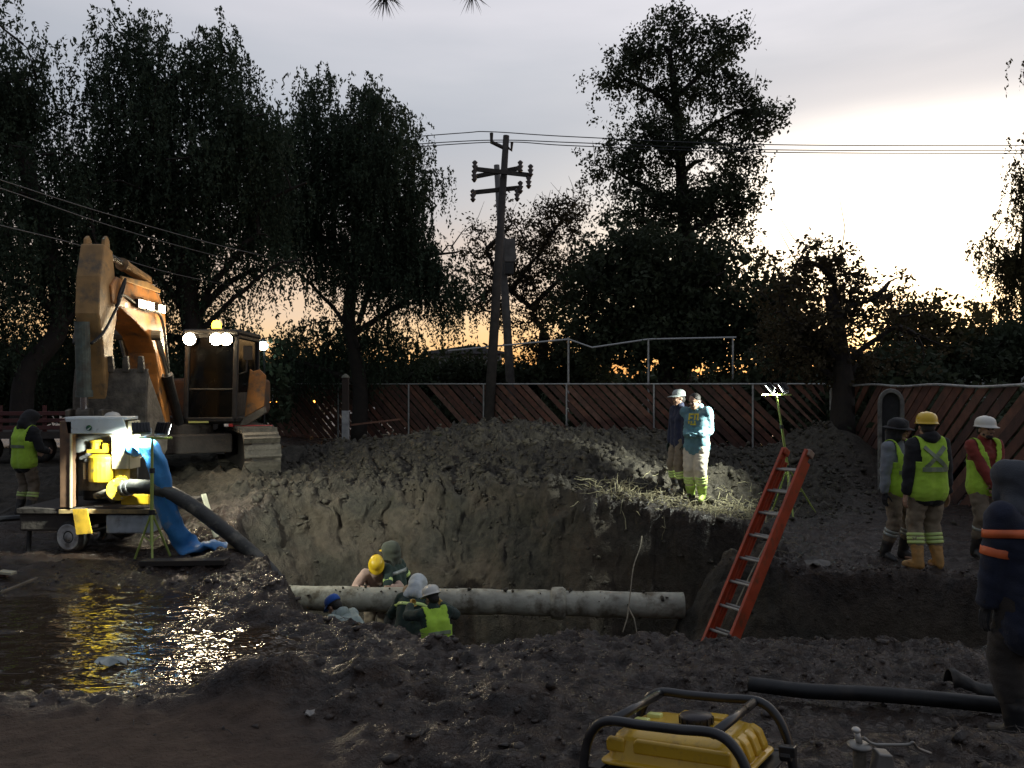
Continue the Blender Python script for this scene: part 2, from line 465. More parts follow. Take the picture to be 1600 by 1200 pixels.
def ground_material():
    m = bpy.data.materials.new('churned_mud'); m.use_nodes = True
    nt = m.node_tree; N = nt.nodes; L = nt.links; b = N['Principled BSDF']
    tcn = N.new('ShaderNodeTexCoord')
    def noise(scale, det=6, rough=.6):
        n = N.new('ShaderNodeTexNoise'); n.inputs['Scale'].default_value = scale; n.inputs['Detail'].default_value = det; n.inputs['Roughness'].default_value = rough
        L.new(tcn.outputs['Object'], n.inputs['Vector']); return n.outputs[0]
    def ramp(f, a, b_, p0=.32, p1=.7):
        r = N.new('ShaderNodeValToRGB'); L.new(f, r.inputs[0]); e = r.color_ramp.elements
        e[0].position, e[1].position = p0, p1; e[0].color = (*a, 1); e[1].color = (*b_, 1); return r.outputs[0]
    def mix(f, a, b_):
        x = N.new('ShaderNodeMix'); x.data_type = 'RGBA'; L.new(f, x.inputs[0]); L.new(a, x.inputs[6]); L.new(b_, x.inputs[7]); return x.outputs[2]
    def attr(nm):
        a = N.new('ShaderNodeAttribute'); a.attribute_name = nm; return a.outputs['Fac']
    n1 = noise(1.7, 8, .65); n2 = noise(9, 6); n3 = noise(46, 5)
    mud = ramp(n2, (.011, .0064, .0040), (.056, .0335, .0215))
    spo = ramp(n2, (.022, .018, .012), (.092, .078, .055))
    dryc = ramp(n2, (.070, .045, .030), (.125, .082, .056))
    wallc = mix(ramp(noise(.9, 5), (0, 0, 0), (1, 1, 1), .42, .58), ramp(n2, (.026, .023, .016), (.066, .057, .040)), mix(n1, ramp(n2, (.060, .053, .036), (.105, .092, .064)), ramp(n2, (.060, .038, .025), (.100, .070, .046))))
    c = mix(attr('spoil'), mud, spo); c = mix(attr('cut'), c, wallc); c = mix(attr('dry'), c, dryc)
    L.new(c, b.inputs['Base Color'])
    # wetness: mud flats glisten, spoil and dry soil do not
    wet = N.new('ShaderNodeMapRange'); L.new(n1, wet.inputs[0]); wet.inputs[1].default_value = .35; wet.inputs[2].default_value = .62; wet.inputs[3].default_value = .14; wet.inputs[4].default_value = .38
    def lerpv(f, a, v):
        x = N.new('ShaderNodeMix'); x.data_type = 'FLOAT'; L.new(f, x.inputs[0]); L.new(a, x.inputs[2]); x.inputs[3].default_value = v; return x.outputs[0]
    r = lerpv(attr('soak'), wet.outputs[0], .22); r = lerpv(attr('spoil'), r, .80); r = lerpv(attr('cut'), r, .85); r = lerpv(attr('dry'), r, .92); r = lerpv(attr('pud'), r, .16)
    L.new(r, b.inputs['Roughness'])
    sm_ = N.new('ShaderNodeMapRange'); L.new(attr('soak'), sm_.inputs[0]); sm_.inputs[3].default_value = .46; sm_.inputs[4].default_value = .65; L.new(sm_.outputs[0], b.inputs['Specular IOR Level'])
    def madd(a, k, c_=None):
        x = N.new('ShaderNodeMath'); x.operation = 'MULTIPLY_ADD'; L.new(a, x.inputs[0]); x.inputs[1].default_value = k
        if c_ is None: x.inputs[2].default_value = 0
        else: L.new(c_, x.inputs[2])
        return x.outputs[0]
    h = madd(n2, 1.0, madd(n3, .45, madd(noise(150, 3), .15)))
    bp = N.new('ShaderNodeBump'); bp.inputs['Strength'].default_value = .95; bp.inputs['Distance'].default_value = .07
    L.new(h, bp.inputs['Height']); L.new(bp.outputs[0], b.inputs['Normal'])
    return m
M_GROUND = ground_material()
ground = mesh_np('ground', np.stack([VX, VY, GZ], -1).reshape(-1, 3), F, M_GROUND, smooth=True)
tag(ground, 'churned dark mud with a deep excavation and spoil heaps', kind='structure')
cut = np.clip(PD/.12, 0, 1)
SOAK = np.exp(-((GX+2.6)/3.2)**2-((GY-6.3)/1.7)**2)*.9
for nm, arr in (('soak', SOAK), ('spoil', SPO), ('dry', DRY), ('pud', np.clip(PMK*1.2, 0, 1)), ('cut', cut)):
    a = ground.data.attributes.new(nm, 'FLOAT', 'POINT'); a.data.foreach_set('value', np.ascontiguousarray(arr, dtype=np.float32).ravel())

# ------------------------------------------------------------------ puddle
def water_material():
    m = bpy.data.materials.new('muddy_water'); m.use_nodes = True
    nt = m.node_tree; N = nt.nodes; L = nt.links; b = N['Principled BSDF']
    b.inputs['Base Color'].default_value = (.040, .027, .017, 1); b.inputs['Roughness'].default_value = .03
    b.inputs['IOR'].default_value = 1.33; b.inputs['Specular IOR Level'].default_value = .5
    tcn = N.new('ShaderNodeTexCoord'); mp_ = N.new('ShaderNodeMapping'); mp_.inputs['Scale'].default_value = (1.0, 1.9, 1)
    L.new(tcn.outputs['Object'], mp_.inputs[0])
    n = N.new('ShaderNodeTexNoise'); n.inputs['Scale'].default_value = 3.4; n.inputs['Detail'].default_value = 3; n.inputs['Roughness'].default_value = .45; n.inputs['Distortion'].default_value = .4
    L.new(mp_.outputs[0], n.inputs['Vector'])
    bp = N.new('ShaderNodeBump'); bp.inputs['Strength'].default_value = .62; bp.inputs['Distance'].default_value = .06
    L.new(n.outputs[0], bp.inputs['Height']); L.new(bp.outputs[0], b.inputs['Normal'])
    return m
a_ = np.linspace(0, 2*math.pi, 73)[:-1]
pv = [(-4.4, 6.8, WATER_Z)]
for t in a_:
    k_ = 1.0     # the sheet stops well short of the excavation
    while k_ > .3 and (float(pit_dist(np.array([-4.4+3.2*k_*math.cos(t)]), np.array([6.8+2.05*k_*math.sin(t)]))[0][0]) > -.45): k_ -= .02
    pv.append((-4.4+3.2*k_*math.cos(t), 6.8+2.05*k_*math.sin(t), WATER_Z))
pf = [(0, i+1, (i+1) % 72+1) for i in range(72)]
water = mesh_np('puddle_water', pv, pf, water_material())
tag(water, 'muddy standing water in front of the pump trailer', kind='structure')

# ------------------------------------------------------------------ loose clods of earth
def rock_field(name, pts, sizes, mat_, label, sub=1, parent=None):
    bm = bmesh.new(); bmesh.ops.create_icosphere(bm, subdivisions=sub, radius=1.0)
    bv = np.array([v.co[:] for v in bm.verts]); bf = np.array([[v.index for v in f.verts] for f in bm.faces]); bm.free()
    n = len(pts); k = len(bv)
    ang = RNG.uniform(0, 2*math.pi, n); sc = RNG.uniform(.5, 1.4, (n, 3))*np.array([1, 1, .75])*np.asarray(sizes)[:, None]
    V = np.repeat(bv[None], n, 0)
    off = RNG.uniform(0, 50, (n, 1))
    rr = 1+.5*perlin(V[..., 0]*1.4+off, V[..., 1]*1.4, V[..., 2]*1.4+off)+.42*RNG.uniform(-1, 1, (n, k))
    V = V*rr[..., None]*sc[:, None, :]
    c, s = np.cos(ang)[:, None], np.sin(ang)[:, None]
    X = V[..., 0]*c-V[..., 1]*s; Y = V[..., 0]*s+V[..., 1]*c
    V = np.stack([X, Y, V[..., 2]], -1)+np.asarray(pts)[:, None, :]
    Fc = (bf[None]+(np.arange(n)*k)[:, None, None]).reshape(-1, 3)
    o = mesh_np(name, V.reshape(-1, 3), Fc, mat_, parent)
    return tag(o, label, kind='stuff')
def gzv(x, y):
    """ground height by bilinear look-up in the built sheet"""
    x = np.asarray(x, float); y = np.asarray(y, float)
    i = np.clip(np.searchsorted(gx, x)-1, 0, nx-2); j = np.clip(np.searchsorted(gy, y)-1, 0, ny-2)
    u = (x-gx[i])/(gx[i+1]-gx[i]); v = (y-gy[j])/(gy[j+1]-gy[j])
    return GZ[j, i]*(1-u)*(1-v)+GZ[j, i+1]*u*(1-v)+GZ[j+1, i]*(1-u)*v+GZ[j+1, i+1]*u*v
def gz(x, y): return float(gzv(np.array([x]), np.array([y]))[0])
M_CLOD = mat('clod_earth', (.058, .049, .035), .85, noise=.45, nscale=11, bump=.5, bscale=45, coords='Object')
M_CLODWET = mat('clod_wet_mud', (.028, .0175, .0115), .45, noise=.45, nscale=11, bump=.5, bscale=45, coords='Object')
def scatter(n, fx, fy, dens):
    x = RNG.uniform(*fx, n); y = RNG.uniform(*fy, n)
    z, s, dr, pm, d = ground_h(x, y)
    k = RNG.uniform(0, 1, n) < dens(x, y, s, dr, pm, d)
    return np.stack([x, y, z], -1)[k]
p1 = scatter(24000, (-4.5, 7.5), (11.5, 19), lambda x, y, s, dr, pm, d: np.clip(s*.55, 0, .7)*(d < .25))
s1 = np.exp(RNG.normal(-3.75, .6, len(p1))); s1 = np.clip(s1, .008, .085)
p1[:, 2] += s1*.05
rock_field('spoil_clods', p1, s1, M_CLOD, 'loose grey clods of earth covering the spoil heaps')
p2 = scatter(26000, (-6.5, 6.5), (3.0, 10), lambda x, y, s, dr, pm, d: (.20+.4*np.exp(-(d/.35)**2)+.25*(fbm(x*.9, y*.9, 3., 2) > .1)-.42*dr)*(pm < .3)*(d < .15))
s2 = np.clip(np.exp(RNG.normal(-4.45, .55, len(p2))), .005, .045)
p2[:, 2] -= s2*.15
rock_field('mud_clods', p2, s2, M_CLODWET, 'small wet mud clods strewn over the foreground', sub=1)
p3 = scatter(2600, (-4.5, 4.6), (7.0, 13.5), lambda x, y, s, dr, pm, d: ((d > .1) & (d < 1.9))*.6)
s3 = np.clip(np.exp(RNG.normal(-3.9, .5, len(p3))), .010, .055)
rock_field('wall_clods', p3, s3, M_CLOD, 'crumbling clods on the cut walls of the excavation', sub=1)
# ================================================================== fences
M_SLAT = [mat('slat_wood_%d' % i, c, .75, noise=.4, nscale=6, bump=.3, bscale=30) for i, c in enumerate([(.155, .066, .043), (.120, .055, .037), (.165, .078, .051), (.105, .052, .038), (.18, .095, .068), (.085, .044, .033)])]
M_POST = mat('galvanised_post', (.42, .42, .40), .55, metal=.3, noise=.3, nscale=9)
M_WIRE = mat('fence_wire', (.5, .5, .49), .5, metal=.4)

def slat_fence(name, label, A, B, z0, z1, pitch, wid, run, posts, lean=1, group=None, rail=True, sag=0.0, jitter=.016):
    """diagonal slats between A and B (2D), lean=+1: slats fall along A->B"""
    A, B = Vector((*A, 0)), Vector((*B, 0))
    L = (B-A).length; t = (B-A)/L; nrm_ = Vector((t.y, -t.x, 0))
    root = thing(name, label, 'fence', A, 0, group)
    H = z1-z0; k = 0
    s = -run
    while s < L:
        sa, sb = s, s+run            # top end, bottom end along the fence
        za, zb = z1, z0
        lo, hi = 0.0, 1.0
        if sa < 0: lo = -sa/run
        if sb > L: hi = (L-sa)/run
        if hi-lo > .06 and random.random() > .035:
            if lean < 0: pass
            j = random.gauss(0, jitter); dep = random.uniform(.0, .012)
            def pt(q, off):
                ss = sa+run*q+off+j
                if lean < 0: ss = L-ss
                ss = min(max(ss, 0), L)
                return (t*ss)+Vector((0, 0, za+(zb-za)*q))
            w = wid*math.hypot(run, H)/H
            th = .022
            vs = []
            for d_ in (dep, dep+th):
                for q, off in ((lo, 0), (hi, 0), (hi, w), (lo, w)):
                    vs.append(pt(q, off)-nrm_*0+(-nrm_)*d_)
            o = MB().add(vs, [(0, 1, 2, 3), (7, 6, 5, 4), (0, 4, 5, 1), (1, 5, 6, 2), (2, 6, 7, 3), (3, 7, 4, 0)]).build('slat', random.choice(M_SLAT), root)
        s += pitch; k += 1
    for ps in posts:
        x = t*ps+nrm_*.05
        MB().cyl(x+Vector((0, 0, z0-.5)), x+Vector((0, 0, z1+.03)), .030, 10).build('post', M_POST, root, smooth=False)
    if rail:
        pts = [t*q+nrm_*.05+Vector((0, 0, z1+.03-sag*math.sin(q*1.0)**2)) for q in np.linspace(0, L, 30)]
        MB().tube(pts, .024, 8).build('top_rail', M_POST, root)
    return root
slat_fence('slat_fence', 'long brown diagonal slat fence with pale metal posts behind the spoil heaps', (-9.5, 30), (9.19, 22.5), .12, 2.17, .30, .160, 2.05, [.25, 3.25, 6.25, 9.2, 12.2, 15.1, 18.1])
slat_fence('slat_fence', 'weathered brown slat fence beside the three standing workers', (8.7, 21), (7.75, 9.5), -.05, 2.16, .42, .20, 2.9, [.2, 11.4], lean=-1, rail=True, sag=.04, jitter=.05)

# taller mesh fence behind
mf = thing('mesh_fence', 'tall fence of thin pale posts and one top rail behind the slat fence', 'fence', (2.3, 26.8, 0))
mp_ = [P(700, 548, 26.8), P(888, 530, 26.8), P(925, 543, 26.8), P(1013, 530, 26.8), P(1150, 527, 26.8)]
org = Vector((2.3, 26.8, 0))
MB().tube([p-org for p in mp_], .032, 6).build('top_wire', M_WIRE, mf)
for px, py in ((888, 527), (1013, 529), (1145, 527)):
    p = P(px, py, 26.8)-org
    MB().cyl((p.x, p.y, 0), (p.x, p.y, p.z), .035, 8).build('post', M_POST, mf)
# ================================================================== utility poles and cables
M_POLE = mat('weathered_pole', (.075, .066, .058), .85, noise=.35, nscale=5, bump=.4, bscale=30)
M_POLE2 = mat('concrete_pole', (.17, .16, .15), .85, noise=.3, nscale=5, bump=.2)
M_CABLE = mat('cable_black', (.02, .02, .022), .5)
M_INS = mat('insulator_ceramic', (.07, .045, .035), .3)
D1 = 26.3
b0, b1 = P(760, 684, D1), P(791, 212, D1)
b0.z = gz(b0.x, b0.y)-.2
pole1 = thing('utility_pole', 'leaning dark wooden utility pole in front of the slat fence', 'utility pole', b0)
MB().tube([(0, 0, -.4), (b1-b0)*.5, b1-b0], [.19, .15, .105], 12).build('shaft', M_POLE, pole1, smooth=True)
def rel(px, py, d, o): return P(px, py, d)-o
br = MB(); br.tube([rel(789, 232, D1, b0), rel(768, 222, D1, b0), rel(768, 208, D1, b0)], .07, 6)
br.build('top_bracket', M_POLE, pole1)
MB().tube([rel(791, 228, D1, b0), rel(799, 235, D1, b0), rel(800, 222, D1, b0)], .06, 6).build('insulator', M_INS, pole1)
def crossarm(l, r, d0, d1):
    MB().beam(rel(*l, d0, b0), rel(*r, d1, b0), .10, .14).build('crossarm', M_POLE, pole1)
crossarm((741, 264), (830, 274), D1-.22, D1-.22)
crossarm((742, 276), (815, 262), D1+.22, D1+.4)
crossarm((738, 301), (815, 293), D1+.2, D1+.2)
for px, py in ((742, 258), (741, 272), (813, 258), (829, 264), (826, 282), (739, 303), (813, 290), (808, 302)):
    o = rel(px, py, D1-.25, b0)
    MB().lathe([(.03, -.28), (.10, -.18), (.05, -.14), (.11, -.03), (.05, 0), (.10, .09), (.03, .16)], o, (0, 0, 1), 10).build('insulator', M_INS, pole1, smooth=True)
D2 = 30.0
c0, c1 = P(804, 640, D2), P(776, 258, D2)
c0.z = 0
pole2 = thing('utility_pole', 'second pale utility pole leaning the other way behind the slat fence', 'utility pole', c0)
MB().tube([(0, 0, -.5), (c1-c0)*.5, c1-c0], [.20, .155, .11], 12).build('shaft', M_POLE2, pole2, smooth=True)
bx = MB(); q = rel(797, 392, D2-.35, c0); bx.box(q, (.42, .3, .9)); bx.build('switch_box', M_POLE2, pole2, bevel=.03)
MB().box(rel(796, 420, D2-.35, c0), (.35, .3, .45)).build('switch_box', mat('dark_box', (.05, .05, .05), .6), pole2, bevel=.03)
MB().tube([rel(787, 372, D2-.3, c0), rel(800, 378, D2-.35, c0), rel(806, 405, D2-.35, c0)], .04, 6).build('bracket', M_POLE2, pole2)

def cable(label, pts, r=.017, group='overhead cables', n=16):
    o = MB().tube(bez(pts, n), r, 5).build('overhead_cable', M_CABLE, None)
    return tag(o, label, 'cable', group)
cable('topmost overhead cable crossing the sky over the leaning pole', [P(300, 236, 27), P(560, 220, 26.6), P(720, 208, 26.4), P(768, 206, D1), P(900, 214, 25.5), P(1200, 226, 24.5), P(1700, 228, 23)])
cable('middle overhead cable tied beside the top of the leaning pole', [P(300, 250, 27), P(560, 232, 26.6), P(700, 222, 26.4), P(790, 219, D1), P(900, 223, 25.5), P(1200, 234, 24.5), P(1700, 236, 23)])
cable('lowest of three overhead cables passing the leaning pole', [P(300, 262, 27), P(560, 238, 26.6), P(700, 226, 26.4), P(800, 222, D1+.2), P(900, 228, 25.5), P(1200, 238, 24.5), P(1700, 240, 23)])
M_CABLE2 = mat('cable_pale', (.20, .19, .18), .6)
for lab, pts in (('pale cable sloping down in front of the big pepper trees, uppermost', [P(-120, 240, 13), P(0, 281, 14), P(170, 335, 16.5), P(345, 384, 19.5), P(470, 412, 23)]),
                 ('pale cable just under the uppermost one before the pepper trees', [P(-120, 258, 13), P(0, 294, 14), P(170, 352, 16.5), P(300, 390, 19.5), P(420, 420, 23)]),
                 ('lowest pale cable running down behind the digger arm', [P(-120, 322, 13.2), P(0, 352, 14.2), P(120, 382, 16), P(260, 425, 19), P(380, 450, 22)])):
    o = MB().tube(bez(pts, 12), .010, 5).build('overhead_cable', M_CABLE2, None)
    tag(o, lab, 'cable', 'pale cables on the left')

# ================================================================== far buildings
M_WALLP = mat('far_plaster', (.30, .29, .29), .85, noise=.15, nscale=2)
M_ROOFD = mat('far_roof', (.12, .115, .115), .7, noise=.2, nscale=2)
M_GLASSD = mat('far_glass', (.03, .035, .04), .12)
def far_building(label, px0, px1, pytop, d, depth, roof_rise, wall_mat, wins, wall_h=None):
    a, b_ = P(px0, pytop, d), P(px1, pytop, d)
    w = b_.x-a.x; h = a.z; cx = (a.x+b_.x)/2
    root = thing('far_building', label, 'building', (cx, d+depth/2, 0))
    MB().box((0, 0, h/2), (w, depth, h)).build('wall', wall_mat, root)
    MB().prism([(-w/2-.4, h+.01), (w/2+.4, h+.01), (w/2+.4, h+.15), (w*.1, h+roof_rise), (-w/2-.4, h+.15)], depth+.8).build('roof', M_ROOFD, root)
    for (wx, wz, ww, wh) in wins:
        f = MB().box((wx*w, -depth/2-.03, wz*h), (ww, .1, wh)).build('window', M_WALLP, root)
        MB().box((wx*w, -depth/2-.09, wz*h), (ww-.16, .03, wh-.16)).build('pane', M_GLASSD, f)
    return root
far_building('low pale warehouse in the sunset gap beside the leaning poles', 668, 782, 553, 62, 10, .7, M_WALLP, [(-.3, .55, 1.2, .9), (0, .55, 1.2, .9), (.3, .55, 1.2, .9)])
far_building('small blue-grey house glimpsed over the right-hand slat fence', 1434, 1500, 566, 40, 6, .3, mat('far_blue_plaster', (.30, .35, .42), .85, noise=.15), [(.1, .72, .7, .6)])
far_building('pale far house behind the shrubs at the right edge', 1548, 1640, 572, 42, 6, .3, mat('far_white_plaster', (.55, .60, .58), .85, noise=.15), [(-.2, .75, .6, .6), (.2, .75, .6, .6)])
# ================================================================== trees
def leaf_mat(name, c, trans=.25):
    return mat(name, c, .75, noise=.4, nscale=1.5, trans=trans, coords='Object', spec=.25)
M_LEAF_PEP = leaf_mat('pepper_leaves', (.045, .066, .040))
M_LEAF_D = leaf_mat('broad_leaves_dark', (.042, .054, .030))
M_LEAF_B = leaf_mat('brownish_leaves', (.060, .048, .026))
M_LEAF_Y = leaf_mat('yellowish_leaves', (.075, .068, .030), .35)
M_BARK = mat('bark', (.028, .022, .018), .9, noise=.4, nscale=6, bump=.6, bscale=25)

def leaf_quads(name, C, U, Lg, Wd, mat_, parent):
    """diamond leaf per centre C along U"""
    n = len(C)
    rv = RNG.normal(size=(n, 3)); W = np.cross(U, rv); W /= np.linalg.norm(W, axis=1)[:, None]+1e-9
    Lg = Lg*RNG.uniform(.6, 1.3, (n, 1)); Wd = Wd*RNG.uniform(.6, 1.3, (n, 1))
    V = np.stack([C-U*Lg/2, C+W*Wd/2-U*Lg*.05, C+U*Lg/2, C-W*Wd/2-U*Lg*.05], 1)
    o = mesh_np(name, V.reshape(-1, 3), np.arange(4*n).reshape(-1, 4), mat_, parent)
    return o

def make_tree(label, base, trunk, ells, nclump, style, leafmat, per=160, spread=.55, Lg=.16, Wd=.075, name='tree', bark=M_BARK, group=None, gap=-.25, twig=.022, cat='tree', trunk_r=(.28, .16), bare=0.0, limb_r=.11, strands=11, slen=1.1, core=2.2, extra=()):
    base = Vector(base); root = thing(name, label, cat, base, 0, group)
    tp = [Vector(p)-base for p in trunk]
    tr = MB(); n = len(tp)
    tr.tube(bez(tp, 5), [trunk_r[0]+(trunk_r[1]-trunk_r[0])*i/((n-1)*5) for i in range((n-1)*5+1)], 9)
    tr.build('trunk', bark, root, smooth=True)
    nodes = [p for p in bez(tp, 4)[4:]]
    E = []
    for (px, py, d, rx, rz, ry) in ells:
        c = P(px, py, d)-base
        E.append((c, rx*d/1200, ry, rz*d/1200))
    br = MB()
    top = tp[-1]
    for (c, rx, ry, rz) in sorted(E, key=lambda e: (e[0]-top).length):
        tgt = c
        k = min(range(len(nodes)), key=lambda i: (nodes[i]-tgt).length+1.1*max(0, nodes[i].z-tgt.z+.7*math.hypot(nodes[i].x-tgt.x, nodes[i].y-tgt.y)))
        s = nodes[k]; L = (tgt-s).length
        mid = (s+tgt)/2+Vector((random.uniform(-.1, .1)*L, random.uniform(-.1, .1)*L, random.uniform(-.02, .14)*L))
        pts = bez([s, mid, tgt], 5)
        br.tube(pts, [limb_r*(1-.6*i/(len(pts)-1)) for i in range(len(pts))], 6)
        nodes += pts[2:]
    for pl, r0 in extra:
        pts = [p_+Vector(RNG.normal(size=3))*.06 for p_ in bez([P(*q)-base for q in pl], 3)]
        br.tube(pts, [r0*(1-.65*i/(len(pts)-1)) for i in range(len(pts))], 6)
        nodes += pts[3:]
    vol = np.array([e[1]*e[2]*e[3] for e in E])**.8; vol /= vol.sum()
    cl = []
    tries = 0
    while len(cl) < nclump and tries < nclump*12:
        tries += 1
        e = E[RNG.choice(len(E), p=vol)]
        v = RNG.normal(size=3); v /= np.linalg.norm(v); r = RNG.uniform(0, 1)**(1/core)
        p = np.array(e[0])+v*r*np.array(e[1:4])
        w = p+np.array(base)
        if float(fbm(w[0]*.55, w[1]*.55, w[2]*.55, 2)) < gap+.25*RNG.normal(): continue
        if w[2] < .3: continue
        cl.append(p)
    cl = np.array(cl)
    order = np.argsort(np.linalg.norm(cl-np.array(top), axis=1))
    nd = np.array([n_[:] for n_ in nodes])
    for i in order:
        c = cl[i]
        dd = np.linalg.norm(nd-c, axis=1)+.4*np.clip(nd[:, 2]-c[2], 0, 9)
        k = int(np.argmin(dd)); s = Vector(nd[k]); t = Vector(c); L = (t-s).length
        if L < .05: continue
        mid = (s+t)/2+Vector((random.uniform(-.13, .13), random.uniform(-.13, .13), random.uniform(0, .15)))*L
        r0 = min(.05, twig*(1+.5*L))
        br.tube([s, mid, t], [r0, r0*.75, twig*.45], 4, caps=False)
        nd = np.vstack([nd, np.array(mid)[None], c[None]])
    # bare twigs that stick out past the foliage
    for _ in range(int(bare)):
        c = Vector(cl[RNG.integers(len(cl))]); o = Vector(RNG.normal(size=3)); o.z = abs(o.z)+.4; o.normalize()
        L = random.uniform(.5, 1.5); b_ = c+o*L*.5+Vector(RNG.normal(size=3))*.12
        br.tube([c, b_, c+o*L+Vector((0, 0, .1))], [.016, .012, .006], 4, caps=False)
    br.build('branches', bark, root)['kind'] = 'stuff'
    keep = cl
    if style == 'droop':
        m = 22; K = len(keep)*strands
        c = np.repeat(keep, strands, 0)+RNG.normal(size=(K, 3))*spread*.55
        out = RNG.normal(size=(K, 3)); out[:, 2] = 0; out /= np.linalg.norm(out, axis=1)[:, None]
        ln = slen*RNG.uniform(.45, 1.35, (K, 1)); t = np.linspace(.0, 1, m)
        pos = c[:, None]+out[:, None]*(np.sqrt(t)*.42)[None, :, None]*ln[:, None]*.7
        pos[..., 2] += (.18*np.sin(t*math.pi)[None]-t[None]**1.4)*ln
        pos = pos+RNG.normal(size=pos.shape)*.03
        C = pos.reshape(-1, 3)
        U = RNG.normal(size=C.shape)*.5; U[:, 2] -= .75; U /= np.linalg.norm(U, axis=1)[:, None]
    else:
        # several small sprigs per clump so that crowns get light and dark tufts
        sp = 7; K = len(keep)*sp
        c = np.repeat(keep, sp, 0)+RNG.normal(size=(K, 3))*spread*np.array([1, 1, .8])
        q = max(4, per//sp)
        C = np.repeat(c, q, 0)+RNG.normal(size=(K*q, 3))*spread*.36
        U = RNG.normal(size=C.shape); U[:, 2] -= .35; U /= np.linalg.norm(U, axis=1)[:, None]
    leaf_quads('crown', C, U, Lg, Wd, leafmat, root)
    return root

def gp(px, d, z=None):
    x = (px-800)/1200*d
    return Vector((x, d, gz_flat(x, d) if z is None else z))

# big pepper trees on the left
b = gp(35, 19)
make_tree('tall drooping pepper tree at the far left behind the pump', b, [b, P(40, 590, 19), P(95, 500, 19.3), P(60, 330, 19.5), P(20, 200, 19.5)],
          [(10, 130, 19.5, 90, 110, 2.2), (-80, 220, 19.5, 110, 190, 2.5), (90, 330, 19.5, 110, 130, 2.0), (-20, 430, 19, 110, 130, 2.2), (40, 250, 20.5, 90, 120, 2)], 210, 'droop', M_LEAF_PEP, name='pepper_tree', group='drooping pepper trees', strands=15, slen=1.2, gap=-.36, limb_r=.13, Lg=.125, Wd=.052, extra=[([(60, 560, 19.2), (110, 500, 19.3), (150, 400, 19.3), (140, 300, 19.5)], .10)])
b = gp(330, 21.5)
make_tree('broad drooping pepper tree with forked trunk behind the excavator', b, [b, P(325, 600, 21.5), P(300, 500, 21.5), P(280, 380, 21.5), P(260, 230, 21.5)],
          [(250, 130, 21.5, 130, 90, 2.3), (190, 260, 21.5, 120, 130, 2.5), (310, 250, 21.5, 120, 130, 2.5), (160, 400, 21.5, 110, 110, 2.3), (270, 400, 22, 110, 110, 2.3), (405, 215, 21.5, 62, 80, 1.6), (415, 320, 22, 60, 70, 1.4), (400, 420, 22, 60, 50, 1.2), (200, 90, 21.5, 62, 62, 1.5), (330, 95, 21.5, 50, 50, 1.2), (300, 530, 22.5, 90, 55, 1.6), (170, 520, 22.5, 90, 60, 1.6), (110, 560, 22.5, 100, 60, 1.6)], 440, 'droop', M_LEAF_PEP, name='pepper_tree', group='drooping pepper trees', strands=14, slen=1.1, gap=-.34, limb_r=.13, trunk_r=(.40, .2), Lg=.13, Wd=.054, extra=[([(300, 500, 21.5), (335, 440, 21.4), (385, 385, 21.3), (415, 320, 21.3), (475, 285, 21.3)], .10), ([(310, 520, 21.5), (365, 465, 21.3), (420, 420, 21.3), (470, 400, 21.4)], .08)])
b = gp(560, 27.5)
make_tree('rounded pepper tree hanging low over the left end of the slat fence', b, [b, P(562, 600, 27.5), P(545, 500, 27.5), P(555, 400, 27.5), P(560, 260, 27.5)],
          [(555, 200, 27.5, 100, 80, 2.6), (500, 290, 27.5, 105, 110, 2.6), (600, 290, 27.5, 90, 120, 2.6), (575, 400, 27.5, 115, 80, 2.8), (640, 380, 27.5, 55, 90, 1.6), (430, 250, 27.5, 50, 60, 1.5), (440, 340, 27.5, 55, 60, 1.5), (560, 530, 28.5, 120, 55, 1.6), (680, 440, 27.5, 55, 75, 1.4), (450, 560, 28.5, 90, 40, 1.4)], 430, 'droop', M_LEAF_PEP, name='pepper_tree', group='drooping pepper trees', strands=15, slen=1.2, gap=-.34, limb_r=.13, trunk_r=(.30, .16), Lg=.15, Wd=.062, extra=[([(560, 540, 27.4), (520, 480, 27.2), (470, 430, 27.2), (440, 380, 27.2)], .09), ([(556, 500, 27.4), (600, 430, 27.2), (660, 400, 27.2), (715, 395, 27.2)], .11), ([(690, 398, 27.2), (720, 370, 27.2), (735, 350, 27.2)], .03)])

# fan-shaped half-bare tree
b = gp(845, 34)
make_tree('half bare fan shaped tree between the poles and the tall tree', b, [b, P(845, 600, 34), P(848, 560, 34), P(850, 520, 34)],
          [(780, 440, 34, 50, 60, 1.6), (840, 400, 34, 60, 60, 1.8), (880, 340, 34, 55, 45, 1.6), (905, 410, 34, 55, 80, 1.8), (760, 390, 34, 45, 40, 1.2), (830, 480, 34, 75, 45, 1.8), (800, 350, 34, 40, 40, 1.2), (740, 470, 34, 40, 40, 1.2), (860, 545, 34, 80, 35, 1.6)], 240, 'leafy', M_LEAF_B, name='fan_tree', per=70, spread=.32, Lg=.16, Wd=.09, bare=170, gap=-.35, trunk_r=(.30, .22), limb_r=.13, twig=.035)
